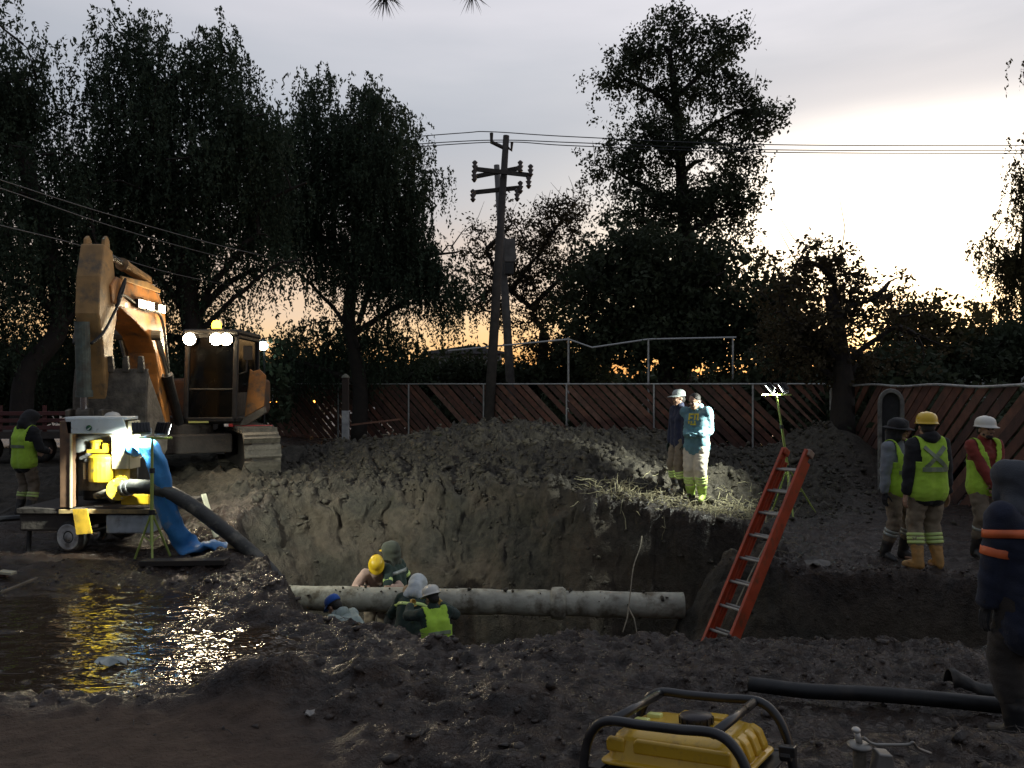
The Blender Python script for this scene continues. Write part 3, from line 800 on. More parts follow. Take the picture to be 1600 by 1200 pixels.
# tall tree
b = gp(1065, 33)
make_tree('tallest tree with open ragged crown rising above the cables', b, [b, P(1068, 560, 33), P(1072, 430, 33), P(1066, 300, 33), P(1060, 200, 33), P(1050, 110, 33)],
          [(1035, 70, 33, 55, 52, 1.7), (1125, 75, 33, 52, 50, 1.6), (975, 125, 33, 48, 50, 1.6), (1065, 145, 33, 85, 55, 2.2), (1150, 175, 33, 62, 60, 1.9), (1195, 185, 33, 32, 34, 1.2), (1010, 220, 33, 60, 55, 1.9), (1100, 250, 33, 85, 60, 2.2), (965, 270, 33, 45, 40, 1.4), (1040, 320, 33, 100, 60, 2.2), (1140, 320, 33, 55, 60, 1.6), (1080, 380, 33, 95, 60, 2.2)], 340, 'leafy', M_LEAF_D, name='tall_tree', per=126, spread=.38, Lg=.165, Wd=.10, bare=90, gap=-.04, trunk_r=(.42, .14), limb_r=.14, twig=.03)
# dense dark crown in front of its foot
b = gp(1040, 29.5)
make_tree('dense dark bushy tree at the foot of the tallest tree', b, [b, P(1040, 600, 29.5), P(1040, 540, 29.5), P(1040, 450, 29.5)],
          [(1030, 440, 29.5, 100, 85, 2.0), (950, 480, 29.5, 75, 90, 1.9), (1110, 480, 29.5, 95, 90, 1.9), (1030, 530, 29.5, 140, 70, 1.9), (1170, 540, 29.5, 70, 60, 1.7), (985, 400, 29.5, 50, 50, 1.6), (1200, 490, 30, 55, 50, 1.5)], 270, 'leafy', M_LEAF_D, name='bushy_tree', per=150, spread=.5, Lg=.22, Wd=.14, gap=-.7, trunk_r=(.35, .2), twig=.03)
# spreading small tree in front of the fence corner
b = gp(1318, 19.3)
make_tree('spreading low tree with large dark leaves at the fence corner', b, [b, P(1316, 650, 19.3), P(1318, 600, 19.3), P(1312, 540, 19.3), P(1298, 460, 19.3)],
          [(1270, 410, 19.3, 40, 36, .9), (1305, 440, 19.3, 55, 50, 1.0), (1215, 440, 19.3, 40, 45, .9), (1360, 470, 19.3, 50, 50, 1.0), (1230, 510, 19.3, 60, 50, 1.2), (1300, 520, 19.3, 80, 45, 1.2), (1400, 510, 19.3, 45, 40, 1.0), (1390, 440, 19.3, 28, 28, .6), (1260, 560, 19.6, 80, 40, 1.2), (1340, 570, 19.6, 90, 35, 1.2), (1440, 540, 19.5, 50, 40, 1.0)], 190, 'leafy', M_LEAF_B, name='corner_tree', per=60, spread=.22, Lg=.14, Wd=.075, bare=60, gap=-.2, trunk_r=(.34, .16), limb_r=.10, twig=.022)
# shrubs on the right
b = gp(1462, 26)
make_tree('round backlit shrub between the corner tree and the right-hand house', b, [b, P(1462, 600, 26), P(1462, 560, 26)],
          [(1430, 510, 26, 55, 40, 1.3), (1490, 520, 26, 55, 45, 1.3), (1460, 560, 26, 90, 45, 1.5), (1540, 550, 26, 50, 40, 1.2)], 110, 'leafy', M_LEAF_Y, name='shrub', cat='shrub', per=90, spread=.36, Lg=.2, Wd=.11, gap=-.6, trunk_r=(.14, .09), limb_r=.06)
b = gp(1590, 24)
make_tree('dark low shrub under the thin willow at the right edge', b, [b, P(1590, 600, 24), P(1585, 570, 24)],
          [(1580, 560, 24, 60, 32, 1.2), (1650, 540, 24, 60, 50, 1.4), (1530, 575, 24, 40, 25, 1.0)], 80, 'leafy', M_LEAF_D, name='shrub', cat='shrub', per=130, spread=.36, Lg=.2, Wd=.11, gap=-.7, trunk_r=(.12, .08), limb_r=.05)
b = gp(1610, 28)
make_tree('thin wispy willow with trailing backlit leaves at the right edge', b, [b, P(1608, 560, 28), P(1600, 420, 28), P(1606, 300, 28), P(1615, 190, 28)],
          [(1535, 420, 28, 14, 85, .5), (1548, 370, 28, 22, 40, .6), (1575, 440, 28, 30, 60, .8), (1598, 400, 28, 28, 100, .8), (1602, 280, 28, 16, 50, .6), (1606, 120, 28, 12, 45, .5), (1640, 250, 28, 45, 140, 1.2), (1545, 510, 28, 30, 40, .8)], 90, 'droop', M_LEAF_Y, name='willow_tree', strands=8, slen=.9, spread=.3, gap=-.5, trunk_r=(.16, .07), limb_r=.05, Lg=.16, Wd=.06)
# hedge bushes behind the fence
for i, (px, py, d, rx, rz, lab) in enumerate([(700, 585, 33, 55, 28, 'low hedge bush under the sunset gap beside the leaning pole'), (790, 592, 34, 45, 22, 'low hedge bush around the foot of the second pole'), (470, 585, 32, 80, 40, 'wide dark bush behind the left end of the slat fence'), (600, 590, 32.5, 70, 30, 'dark bush behind the slat fence under the rounded pepper tree'), (880, 580, 33, 60, 32, 'dark bush behind the tall wire fence'), (1230, 590, 26, 60, 40, 'dark bush behind the fence next to the corner tree'), (1390, 590, 23.5, 60, 34, 'dark bush behind the arched niche'), (60, 600, 25, 120, 60, 'wide dark bush beneath the far left pepper tree'), (330, 600, 25.5, 110, 55, 'wide dark bush directly behind the excavator cab'), (-80, 590, 22, 110, 70, 'tall dark bush beyond the trailer bed at the left edge')]):
    b = gp(px, d)
    make_tree(lab, b, [b, P(px, 620, d), P(px, 600, d)], [(px, py, d, rx, rz, 1.2), (px-rx*.5, py+10, d, rx*.6, rz*.8, 1.0), (px+rx*.5, py+10, d, rx*.6, rz*.8, 1.0), (px, 640, d, rx*1.1, 40, 1.0)], 70, 'leafy', M_LEAF_D, name='hedge_bush', cat='bush', group='hedge bushes behind the fence', per=84, spread=.4, Lg=.25, Wd=.16, gap=-1, trunk_r=(.08, .05), limb_r=.04)
# undergrowth added behind the fences, so that the gaps between slats are dark
for i, (x, y, rx, h, lab) in enumerate([(10.6, 13.2, 1.5, 1.5, 'bush added behind the right-hand slat fence to darken its gaps, the one nearest the hooded figure'), (10.7, 16.4, 1.7, 1.6, 'bush added behind the middle of the right-hand slat fence to darken its gaps'), (10.4, 19.6, 1.6, 1.6, 'bush added behind the right-hand slat fence to darken its gaps close to the corner tree'), (10.4, 24.3, 2.0, 1.7, 'bush added to darken the gaps outside the corner where the two slat fences meet'), (7.2, 26.0, 2.2, 1.6, 'bush added behind the long slat fence to darken its gaps right of the two men'), (3.4, 27.8, 2.3, 1.5, 'bush added behind the long slat fence to darken its gaps straight behind the two men'), (-1.5, 29.6, 2.2, 1.4, 'bush added behind the long slat fence to darken its gaps near the leaning poles')]):
    b = Vector((x, y, 0)); px = 800+1200*x/y; k = 1200/y; pc = 600+(EYE-h*.55)*k
    make_tree(lab, b, [b, b+Vector((0, 0, .5)), b+Vector((0, 0, h*.7))], [(px, pc, y, rx*k, h*.62*k, 1.0), (px-rx*.6*k, pc+.1*k, y, rx*.6*k, h*.5*k, .9), (px+rx*.6*k, pc+.1*k, y, rx*.6*k, h*.5*k, .9)], 60, 'leafy', M_LEAF_D, name='hedge_bush', cat='bush', group='hedge bushes behind the fence', per=77, spread=.4, Lg=.25, Wd=.16, gap=-1, trunk_r=(.07, .04), limb_r=.03)
# distant belt of trees that closes the horizon
def far_belt():
    n = 14000
    ang = RNG.uniform(R(-75), R(75), n); rad = RNG.uniform(85, 120, n)
    hgt = 3.2+2.2*fbm(ang*9, 3.0, 0., 3); z = RNG.uniform(0, 1, n)**.8*np.clip(hgt, 1.2, 8)
    C = np.stack([np.sin(ang)*rad, np.cos(ang)*rad, z], -1)
    U = RNG.normal(size=C.shape); U /= np.linalg.norm(U, axis=1)[:, None]
    o = leaf_quads('distant_woodland', C, U, 2.2, 1.7, M_LEAF_D, None)
    tag(o, 'far-off low belt of trees along the horizon', kind='stuff')
far_belt()

# pine whose twig ends hang into the top of the view; its trunk stands behind the camera
M_NEEDLE = mat('pine_needles', (.045, .045, .035), .6, noise=.3)
pb = Vector((-3.2, -1.6, gz_flat(-3.2, -1.6)))
pine = thing('pine_tree', 'pine branch tips with bunched needles hanging in from overhead', 'tree', pb)
MB().tube(bez([Vector((0, 0, -.3)), Vector((.05, 0, 2)), Vector((-.05, .1, 4.5)), Vector((0, 0, 8))], 6), [.24-.006*i for i in range(19)], 10).build('trunk', M_BARK, pine, smooth=True)
t1, t2 = P(602, 0, 3.6)-pb, P(738, -6, 3.9)-pb
brm = MB()
brm.tube(bez([Vector((0, 0, 4.6)), Vector((.9, 1.6, 4.6)), Vector((1.9, 3.6, 4.2)), t1+Vector((-.05, -.2, .30)), t1], 6), [.06-.0021*i for i in range(25)], 6)
brm.tube(bez([Vector((1.9, 3.6, 4.2)), Vector((2.4, 4.6, 4.15)), t2+Vector((-.1, -.15, .28)), t2], 6), [.03-.001*i for i in range(19)], 6)
brm.build('branches', M_BARK, pine)['kind'] = 'stuff'
nv = MB()
for tip, ax in ((t1, Vector((.1, .2, -1))), (t2, Vector((.1, .1, -.9)))):
    ax.normalize()
    for k in range(130):
        d_ = (ax*random.uniform(-.1, 1.0)+Vector(RNG.normal(size=3))*.75).normalized()
        s = tip-ax*random.uniform(0, .10); L = random.uniform(.07, .125)
        u, w = perp(d_); wd = .0016
        e = s+d_*L+Vector((0, 0, -.012))
        m_ = s+d_*L*.55
        nv.add([s+u*wd, s-u*wd, m_-u*wd, m_+u*wd, e], [(0, 1, 2, 3), (3, 2, 4)])
        nv.add([s+w*wd, s-w*wd, m_-w*wd, m_+w*wd, e], [(0, 1, 2, 3), (3, 2, 4)])
nv.build('needles', M_NEEDLE, pine)
# ================================================================== shared paints
M_ORANGE = mat('digger_orange', (.46, .19, .045), .5, noise=.25, nscale=5, dirt=(.10, .085, .065), dirt_amt=.45, dscale=4, bump=.15, bscale=30, coat=.15)
M_TAN = mat('digger_arm_tan', (.44, .26, .10), .55, noise=.25, nscale=5, dirt=(.14, .12, .09), dirt_amt=.4, dscale=3, bump=.15, bscale=30)
M_STEELM = mat('muddy_steel', (.15, .13, .10), .7, noise=.45, nscale=7, dirt=(.075, .065, .05), dirt_amt=.6, dscale=6, bump=.6, bscale=25)
M_STEEL = mat('worn_steel', (.36, .36, .35), .35, metal=.8, noise=.3, nscale=10)
M_CHROME = mat('chrome_rod', (.75, .75, .74), .15, metal=1.0)
M_BLACK = mat('black_steel', (.018, .018, .019), .42, noise=.4, nscale=14, dirt=(.05, .043, .035), dirt_amt=.2, dscale=8)
M_RUBBER = mat('black_rubber', (.022, .022, .021), .6, noise=.35, nscale=12, dirt=(.07, .06, .048), dirt_amt=.45, dscale=7, bump=.2)
M_GLASS = mat('dark_cab_glass', (.003, .0035, .004), .06, spec=.15, noise=.3, nscale=3, dirt=(.006, .0055, .005), dirt_amt=.2, dscale=4)
M_YELLOW = mat('pump_yellow', (.72, .47, .02), .45, noise=.15, nscale=8, dirt=(.14, .11, .06), dirt_amt=.3, dscale=7, coat=.2)
M_WHITEP = mat('white_paint', (.66, .70, .68), .5, noise=.1, nscale=6, dirt=(.25, .23, .2), dirt_amt=.2, dscale=6)
M_CREAM = mat('cream_paint', (.70, .62, .40), .5, noise=.1, nscale=6, dirt=(.3, .25, .15), dirt_amt=.15)
M_BROWNP = mat('brown_paint', (.20, .115, .065), .6, noise=.3, nscale=6, dirt=(.08, .06, .045), dirt_amt=.4)
M_MUDBOX = mat('muddy_undercarriage', (.06, .05, .042), .8, noise=.4, nscale=5, bump=.6, bscale=20)
M_REFL_Y = mat('reflective_yellow', (.75, .78, .25), .4)
M_REFL_R = mat('reflective_red', (.5, .04, .04), .4)
M_LAMPGLASS = mat('lit_work_lamp', (1, .93, .78), .3, emit=110, ecol=(1, .80, .50))
M_LAMPCOOL = mat('lit_led_panel', (1, 1, 1), .3, emit=14, ecol=(.93, 1, .92))
M_BEACON = mat('lit_amber_beacon', (1, .5, .05), .3, emit=14, ecol=(1, .42, .03))

def spot(name, parent, loc, target, power, color, size=R(110), blend=.6, radius=.05):
    ld = bpy.data.lights.new(name, 'SPOT'); ld.energy = power; ld.color = color; ld.spot_size = size; ld.spot_blend = blend; ld.shadow_soft_size = radius
    o = bpy.data.objects.new(name, ld); COL.objects.link(o)
    o.parent = parent; o.location = loc
    d = Vector(target)-Vector(loc)
    o.rotation_euler = d.to_track_quat('-Z', 'Y').to_euler()
    return o

# ================================================================== excavator
EZ = .48
EX = thing('excavator', 'orange crawler excavator with lit work lamps and raised muddy bucket', 'excavator', (-6.50, 15.0, EZ), R(4))
# --- undercarriage (turned against the upper body)
uc = bpy.data.objects.new('undercarriage', None); uc.empty_display_size = .1; COL.objects.link(uc)
uc.parent = EX; uc.location = (.15, -.4, 0); uc.rotation_euler = (0, 0, R(24))
MB().box((0, 0, .62), (1.7, 1.5, .35)).lathe([(.6, .75), (.6, .98)], (0, 0, 0), (0, 0, 1), 24).build('track_frame', M_MUDBOX, uc, bevel=.03)
shoe_me = None
def stadium(s, L, r):
    flat = L-2*r; per = 2*flat+2*math.pi*r; s %= per
    if s < flat: return Vector((0, -flat/2+s, 2*r)), 0.0
    s -= flat
    if s < math.pi*r: a = s/r; return Vector((0, flat/2+math.sin(a)*r, r+math.cos(a)*r)), -a
    s -= math.pi*r
    if s < flat: return Vector((0, flat/2-s, 0)), -math.pi
    s -= flat; a = s/r; return Vector((0, -flat/2-math.sin(a)*r, r-math.cos(a)*r)), -math.pi-a
for sx in (-1, 1):
    tk = MB(); Lt, rt = 3.7, .41
    prof = []
    for i in range(40):
        p, a = stadium(i/40*(2*(Lt-2*rt)+2*math.pi*rt), Lt, rt)
        prof.append((p.y, .06+(p.z-.41)*.86+.41))
    Rm = Matrix(((0, 1, 0), (1, 0, 0), (0, 0, 1)))
    tk.prism(prof, .34, Matrix.Translation((sx*1.2, 0, 0)) @ Rm.to_4x4())
    trk = tk.build('track', M_MUDBOX, uc)
    nsh = 30; per = 2*(Lt-2*rt)+2*math.pi*rt
    for i in range(nsh):
        p, a = stadium(i/nsh*per, Lt, rt)
        if shoe_me is None:
            sm = MB(); sm.box((0, 0, .01), (.62, .225, .055)); sm.box((0, -.085, .055), (.62, .035, .06)); sm.box((.0, .05, .04), (.58, .05, .03))
            so = sm.build('track_shoe', M_STEELM, trk, bevel=.006); shoe_me = so.data; o = so
        else:
            o = link('track_shoe', shoe_me, trk)
        o.location = (sx*1.2, p.y, p.z+.03); o.rotation_euler = (a, 0, 0)
    for yy in (-1.45, 1.45):
        MB().cyl((sx*1.2-.16, yy, .44), (sx*1.2+.33*sx, yy, .44), .33, 20).build('sprocket', M_STEELM, uc)
# --- upper body
MB().box((-.10, 1.45, 1.45), (2.35, 2.8, .75)).build('body', mat('shaded_dirty_orange', (.15, .07, .03), .75, noise=.4, nscale=4, dirt=(.06, .05, .04), dirt_amt=.6, dscale=3), EX, bevel=.08, seg=3)  # dark orange: shade behind the cab put into the colour, with dirt patches
MB().box((-.05, .6, 1.04), (2.3, 2.6, .14)).build('deck', M_BLACK, EX, bevel=.02)
MB().prism([(-1.25, 1.0), (.9, 1.0), (.95, 1.3), (.95, 1.75), (.8, 1.85), (-1.2, 1.85)], .75, Matrix.Translation((0, 3.0, 0))).build('counterweight', MATS['shaded_dirty_orange'], EX, bevel=.06, seg=3)
# open engine cover swung out beside the cab
MB().prism([(0, 0), (.36, .22), (.40, .80), (.28, .92), (.16, .88), (.10, .93)], .05, Matrix.Translation((1.40, -.55, 1.08))).build('side_panel', M_ORANGE, EX, bevel=.015)
MB().prism([(-.08, -.12), (.05, -.12), (.42, .12), (.40, .24), (0, .02)], .09, Matrix.Translation((1.40, -.60, 1.06))).build('mud_guard', M_STEELM, EX, bevel=.015)
MB().box((.66, -.88, 1.02), (.36, .03, .035)).build('marker_strip', M_REFL_Y, EX)
MB().box((1.16, -.88, .96), (.08, .03, .05)).build('reflector', mat('reflective_white', (.8, .8, .8), .4), EX)
MB().box((1.24, -.88, .96), (.07, .03, .05)).build('reflector', M_REFL_R, EX)
MB().box((1.55, -.60, .93), (.75, .06, .03)).build('step_rail', M_REFL_R, EX)
# --- cab
cx0, cx1, cy0, cy1, cz0, cz1 = .42, 1.30, -.85, .75, 1.06, 2.62
cab = MB()
for (x, y0_, z0_, z1_) in ((cx0, cy0, cz0, cz1), (cx1, cy0, cz0, cz1), (cx0, cy1, cz0, cz1), (cx1, cy1, cz0, cz1)):
    cab.beam((x, y0_, z0_), (x, y0_+(.12 if y0_ < 0 else 0), z1_), .09, .09, (0, 1, 0))
for z in (cz0, cz1):
    yy = cy0+(.12 if z > 2 else 0)
    cab.beam((cx0, yy, z), (cx1, yy, z), .09, .09); cab.beam((cx0, cy1, z), (cx1, cy1, z), .09, .09)
    cab.beam((cx0, yy, z), (cx0, cy1, z), .09, .09); cab.beam((cx1, yy, z), (cx1, cy1, z), .09, .09)
cab.beam((cx0, cy0+.045, 1.62), (cx1, cy0+.045, 1.62), .04, .04)
CAB = cab.build('cab', M_BLACK, EX, bevel=.02)
MB().box(((cx0+cx1)/2, (cy0+cy1)/2+.05, cz1+.07), (cx1-cx0+.14, cy1-cy0+.05, .10)).build('roof', M_BLACK, CAB, bevel=.04, seg=3)
MB().add([(cx0, cy0+.005, cz0+.05), (cx1, cy0+.005, cz0+.05), (cx1, cy0+.045, 1.6), (cx0, cy0+.045, 1.6)], [(0, 1, 2, 3)]).build('windscreen', M_GLASS, CAB)
MB().add([(cx0, cy0+.045, 1.64), (cx1, cy0+.045, 1.64), (cx1, cy0+.118, cz1-.04), (cx0, cy0+.118, cz1-.04)], [(0, 1, 2, 3)]).build('windscreen', M_GLASS, CAB)
for x in (cx0, cx1):
    MB().add([(x, cy0+.03, cz0+.5), (x, cy1, cz0+.5), (x, cy1, cz1), (x, cy0+.12, cz1)], [(0, 1, 2, 3)]).build('side_window', M_GLASS, CAB)
    MB().box((x, (cy0+cy1)/2, cz0+.27), (.05, cy1-cy0, .46)).build('side_door', M_BLACK, CAB)
MB().box(((cx0+cx1)/2, .25, 1.55), (.5, .14, .9)).box(((cx0+cx1)/2, .0, 1.35), (.5, .5, .14)).build('seat', M_BLACK, CAB, bevel=.04)
for x in (cx0+.06, cx1-.16, cx1-.34):
    lp = MB().cyl((x, cy0+.02, cz1-.07), (x, cy0+.10, cz1-.07), .12, 14).build('work_lamp', M_BLACK, CAB)
    MB().cyl((x, cy0+.0, cz1-.07), (x, cy0+.026, cz1-.07), .11, 14).build('lens', M_LAMPGLASS, lp)
bc = MB().cyl(((cx0+cx1)/2+.02, cy0+.30, cz1+.12), ((cx0+cx1)/2+.02, cy0+.30, cz1+.15), .07, 14).build('beacon', M_BLACK, CAB)
MB().lathe([(.08, 0), (.085, .09), (.055, .14), (0, .155)], ((cx0+cx1)/2+.02, cy0+.30, cz1+.15), (0, 0, 1), 14).build('dome', M_BEACON, bc, smooth=True)
for x, w in ((cx0+.06, 70), (cx1-.25, 150)):
    spot('work_lamp_light', CAB, (x, cy0-.10, cz1-.02), (x+.5, cy0-6, -1.2), w, (1, .86, .62), R(120), .7, .07)
MB().tube([(cx1+.05, cy0+.05, 1.9), (cx1+.22, cy0-.02, 1.95), (cx1+.24, cy0-.02, 2.3)], .015, 6).box((cx1+.25, cy0-.03, 2.3), (.16, .03, .26)).build('mirror', M_BLACK, CAB)
# --- boom: side profile, u = metres ahead of the slew centre, w = height
def prof_prism(name, poly, width, xc, m, parent, bevel=.025):
    Rm = Matrix(((0, 1, 0, xc), (-1, 0, 0, 0), (0, 0, 1, 0), (0, 0, 0, 1)))
    return MB().prism(poly, width, Rm).build(name, m, parent, bevel=bevel)
BX = 0.0
top = [(1.05, .95), (1.22, 1.58), (1.22, 2.41), (1.33, 3.03), (1.62, 3.30), (2.2, 3.36), (3.15, 3.32)]
bot = [(3.25, 3.18), (3.2, 2.92), (2.55, 2.72), (2.05, 2.52), (1.80, 2.25), (1.68, 1.90), (1.62, 1.55), (1.30, .92)]
boom = prof_prism('boom', top+bot, .46, BX, M_ORANGE, EX, .03)
for s in (-1, 1):
    prof_prism('boom_flange', [(1.62, 3.31), (3.15, 3.33), (3.15, 3.39), (2.2, 3.43), (1.60, 3.37)], .035, BX+s*.235, M_TAN, EX, .008)
def ram(name, a, b, rb, rr, split=.55, m=M_BLACK):
    a, b = Vector(a), Vector(b); mid = a+(b-a)*split
    o = MB().cyl(a, mid, rb, 16).cyl(mid-(b-a).normalized()*.05, mid+(b-a).normalized()*.04, rb*1.15, 16).build(name, m, EX, smooth=False)
    MB().cyl(mid, b, rr, 12).build('rod', M_CHROME, o)
    MB().cyl(b-Vector((rr*1.6, 0, 0)), b+Vector((rr*1.6, 0, 0)), rr*1.7, 12).build('pin', M_STEELM, o)
    return o
for s in (-1, 1):
    ram('lift_cylinder', (BX+s*.32, -.9, 1.0), (BX+s*.30, -1.9, 2.55), .085, .05, .55)
ram('stick_cylinder', (BX+.05, -1.7, 3.52), (BX+.05, -3.42, 3.74), .09, .055, .55, M_TAN)
MB().prism([(-.12, 0), (.12, 0), (.05, .22), (-.05, .22)], .14, Matrix.Translation((BX+.05, -1.72, 3.36)) @ Matrix.Rotation(R(90), 4, 'Z')).build('bracket', M_ORANGE, EX)
# lamps on the right-hand flank of the boom
for u in (1.72, 2.2, 2.55):
    lp = MB().box((BX+.28, -u, 3.02), (.07, .28, .15)).build('work_lamp', M_BLACK, EX, bevel=.015)
    MB().box((BX+.32, -u, 3.02), (.012, .25, .125)).build('lens', mat('lit_boom_lamp', (1, .9, .7), .3, emit=26, ecol=(1, .80, .48)), lp)
    ld = bpy.data.lights.new('boom_lamp_light', 'POINT'); ld.energy = 7; ld.color = (1, .80, .50); ld.shadow_soft_size = .04
    lo = bpy.data.objects.new('boom_lamp_light', ld); COL.objects.link(lo); lo.parent = lp; lo.location = (BX+.40, -u, 3.0)
# --- stick
SXc = BX+.04
stick = prof_prism('stick', [(3.36, 3.74), (3.66, 3.80), (3.80, 3.3), (3.84, 2.75), (3.72, 2.35), (3.60, 1.70), (3.52, 1.30), (3.36, 1.30), (3.34, 1.80), (3.34, 2.40), (3.22, 2.72), (3.22, 3.05), (3.30, 3.45)], .34, SXc, M_TAN, EX, .03)
for s in (-1, 1):
    MB().prism([(-.10, 0), (.10, 0), (.08, .16), (0, .22), (-.08, .16)], .05, Matrix.Translation((SXc+s*.13, -3.52, 3.72)) @ Matrix.Rotation(R(90), 4, 'Z')).build('stick_ear', M_TAN, EX, bevel=.012)
    prof_prism('boom_nose_plate', [(3.0, 2.90), (3.45, 2.95), (3.5, 3.2), (3.3, 3.36), (3.0, 3.34)], .05, BX+s*.215, M_ORANGE, EX, .015)
bcyl = ram('bucket_cylinder', (SXc-.02, -3.93, 2.62), (SXc-.02, -3.84, 1.28), .10, .055, .78, mat('grey_green_ram', (.12, .145, .12), .55, noise=.4, nscale=9, dirt=(.09, .08, .06), dirt_amt=.5))
for s in (-1, 1):
    MB().tube(bez([(SXc+.2*s, -3.3, 3.0), (SXc+.24*s, -3.1, 3.35), (SXc+.22*s, -3.25, 3.0), (SXc+.2*s, -3.72, 2.5), (SXc+.12*s, -3.95, 2.3)], 8), .022, 7).build('hydraulic_hose', M_RUBBER, EX, smooth=True)
MB().tube(bez([(.24, -1.2, 1.5), (.34, -1.55, 2.2), (.30, -1.75, 2.9), (.26, -2.4, 2.95), (.26, -3.15, 3.1), (.24, -3.32, 2.9)], 8), .025, 7).build('hydraulic_hose', M_RUBBER, EX, smooth=True)
for s in (-1, 1):
    prof_prism('bucket_link', [(3.30, 1.22), (3.42, 1.16), (3.92, 1.22), (3.94, 1.34), (3.84, 1.36), (3.4, 1.32)], .06, SXc+s*.23, M_STEELM, EX, .015)
# bucket: curled so that the outside of the shell faces ahead and the teeth point up
bw = 1.06
shell_o = [(3.50, 1.95), (3.56, 1.60), (3.56, 1.15), (3.48, .78), (3.25, .55), (2.95, .50), (2.72, .66), (2.66, .95)]
shell_i = [(2.72, .97), (2.78, .72), (2.97, .57), (3.22, .62), (3.42, .82), (3.49, 1.16), (3.49, 1.60), (3.45, 1.95)]
SXb = SXc; SXc = SXc+.17
bucket = prof_prism('bucket', shell_o+shell_i, bw, SXc+.03, M_STEELM, EX, .012)
for s in (-1, 1):
    prof_prism('bucket_side', [(3.48, 1.90), (3.54, 1.55), (3.54, 1.15), (3.46, .8), (3.24, .57), (2.95, .53), (2.74, .67), (2.69, .96), (3.0, 1.35)], .04, SXc+.03+s*(bw/2-.01), M_STEELM, bucket, .012)
for i in range(5):
    x = SXc+.03-bw/2+.09+i*(bw-.18)/4
    MB().prism([(-.055, 0), (.055, 0), (.032, .24), (-.032, .24)], .07, Matrix.Translation((x, -3.50, 1.90)) @ Matrix.Rotation(R(4), 4, 'X')).build('tooth', M_STEELM, bucket, bevel=.01)

# ================================================================== pump trailer
TX, TY = -5.20, 9.9
TZ = gz_flat(TX, TY)+.01
PT = thing('pump_trailer', 'trailer mounted yellow water pump under a white hood', 'pump', (TX, TY, TZ))
def fx(px): return (px-170)*.00825
def fz(py): return (868-py)*.00825
MB().box((fx(145), .55, .55), (fx(265)-fx(25), 1.1, .07)).build('deck', M_MUDBOX, PT, bevel=.01)
MB().box((fx(178), -.02, .55), (fx(262)-fx(95), .04, .055)).build('deck_edge', mat('deck_edge_tan', (.42, .30, .13), .6, noise=.3, dirt=(.1, .08, .05), dirt_amt=.4), PT, bevel=.006)
MB().box((fx(72), .4, .40), (fx(118)-fx(25), .7, .24)).build('fuel_tank', M_MUDBOX, PT, bevel=.03)
MB().box((fx(200), .18, fz(822)), (fx(235)-fx(165), .35, .24)).build('tool_box', mat('grey_sheet', (.38, .42, .44), .5, noise=.25, dirt=(.12, .1, .08), dirt_amt=.4), PT, bevel=.02)
MB().prism([(fx(119), fz(797)), (fx(141), fz(796)), (fx(149), fz(834)), (fx(125), fz(836))], .02, Matrix.Translation((0, -.07, 0))).build('marker_panel', mat('marker_yellow', (.62, .38, .03), .5, noise=.2, dirt=(.2, .13, .04), dirt_amt=.35), PT)
for (wx, wy) in ((fx(106), .02), (fx(128), .95)):
    w = MB().lathe([(.165, 0.01), (.175, .0), (.205, .03), (.21, .09), (.205, .15), (.17, .18), (.10, .18)], (wx, wy-.02, .215), (.25, .97, 0), 26).build('wheel', M_RUBBER, PT, smooth=True)
    MB().lathe([(.001, -.002), (.035, -.004), (.04, .006), (.075, .012), (.11, .0), (.135, .008), (.155, -.008), (.168, -.002), (.168, .02)], (wx, wy-.02, .215), (.25, .97, 0), 24).build('rim', M_STEELM if wy > .5 else mat('grey_rim', (.42, .41, .39), .55, noise=.3, dirt=(.09, .075, .06), dirt_amt=.4), w, smooth=True)
MB().cyl((fx(106), .1, .215), (fx(128), .95, .215), .03, 10).build('axle', M_BLACK, PT)
MB().tube([(fx(30), .4, .5), (fx(15), .3, .42), (fx(-40), .2, .40)], .04, 8).build('drawbar', M_BLACK, PT)
MB().tube([(fx(32), .2, .4), (fx(31), .18, 0)], .03, 8).build('jack_leg', M_BLACK, PT)
# hood
hd = MB()
hd.box((fx(150), .15, 1.745), (.80, .32, .04))
HOOD = hd.build('hood', M_WHITEP, PT, bevel=.012)
MB().prism([(fx(104), fz(656)), (fx(193), fz(656)), (fx(197), fz(668)), (fx(201), fz(680)), (fx(108), fz(680))], .04, Matrix.Translation((0, -.01, 0))).build('front_panel', M_WHITEP, HOOD, bevel=.006)
MB().box((fx(105), .02, (fz(660)+.6)/2), (.16, .10, fz(660)-.6)).build('hood_post', M_BROWNP, HOOD, bevel=.01)
MB().box((fx(114.5), -.045, (fz(680)+.6)/2), (.022, .02, fz(680)-.6)).build('edge_strip', M_CREAM, HOOD)
# right jamb with rounded inner corner
jam = [(fx(180), fz(681)), (fx(200), fz(681)), (fx(201), fz(700)), (fx(201), fz(735)), (fx(177), fz(735)), (fx(177), fz(690)), (fx(176), fz(685)), (fx(172), fz(682))]
MB().prism(jam, .05, Matrix.Translation((0, -.01, 0))).build('hood_post', M_CREAM, HOOD, bevel=.006)
MB().box((fx(201), .15, 1.40), (.03, .28, .62)).build('hood_side', M_CREAM, HOOD, bevel=.006)
MB().box((fx(150), .31, 1.25), (.78, .03, .95)).build('back_panel', mat('inner_panel_grey', (.28, .28, .25), .7, noise=.3, dirt=(.12, .1, .07), dirt_amt=.4), HOOD)
MB().box((fx(100), .16, 1.15), (.03, .28, 1.1)).build('hood_side', M_BROWNP, HOOD)
em = MB().lathe([(.036, 0), (.036, .012)], (fx(142), -.034, fz(671)), (0, -1, 0), 20).build('emblem', mat('emblem_green', (.02, .10, .06), .5), HOOD)
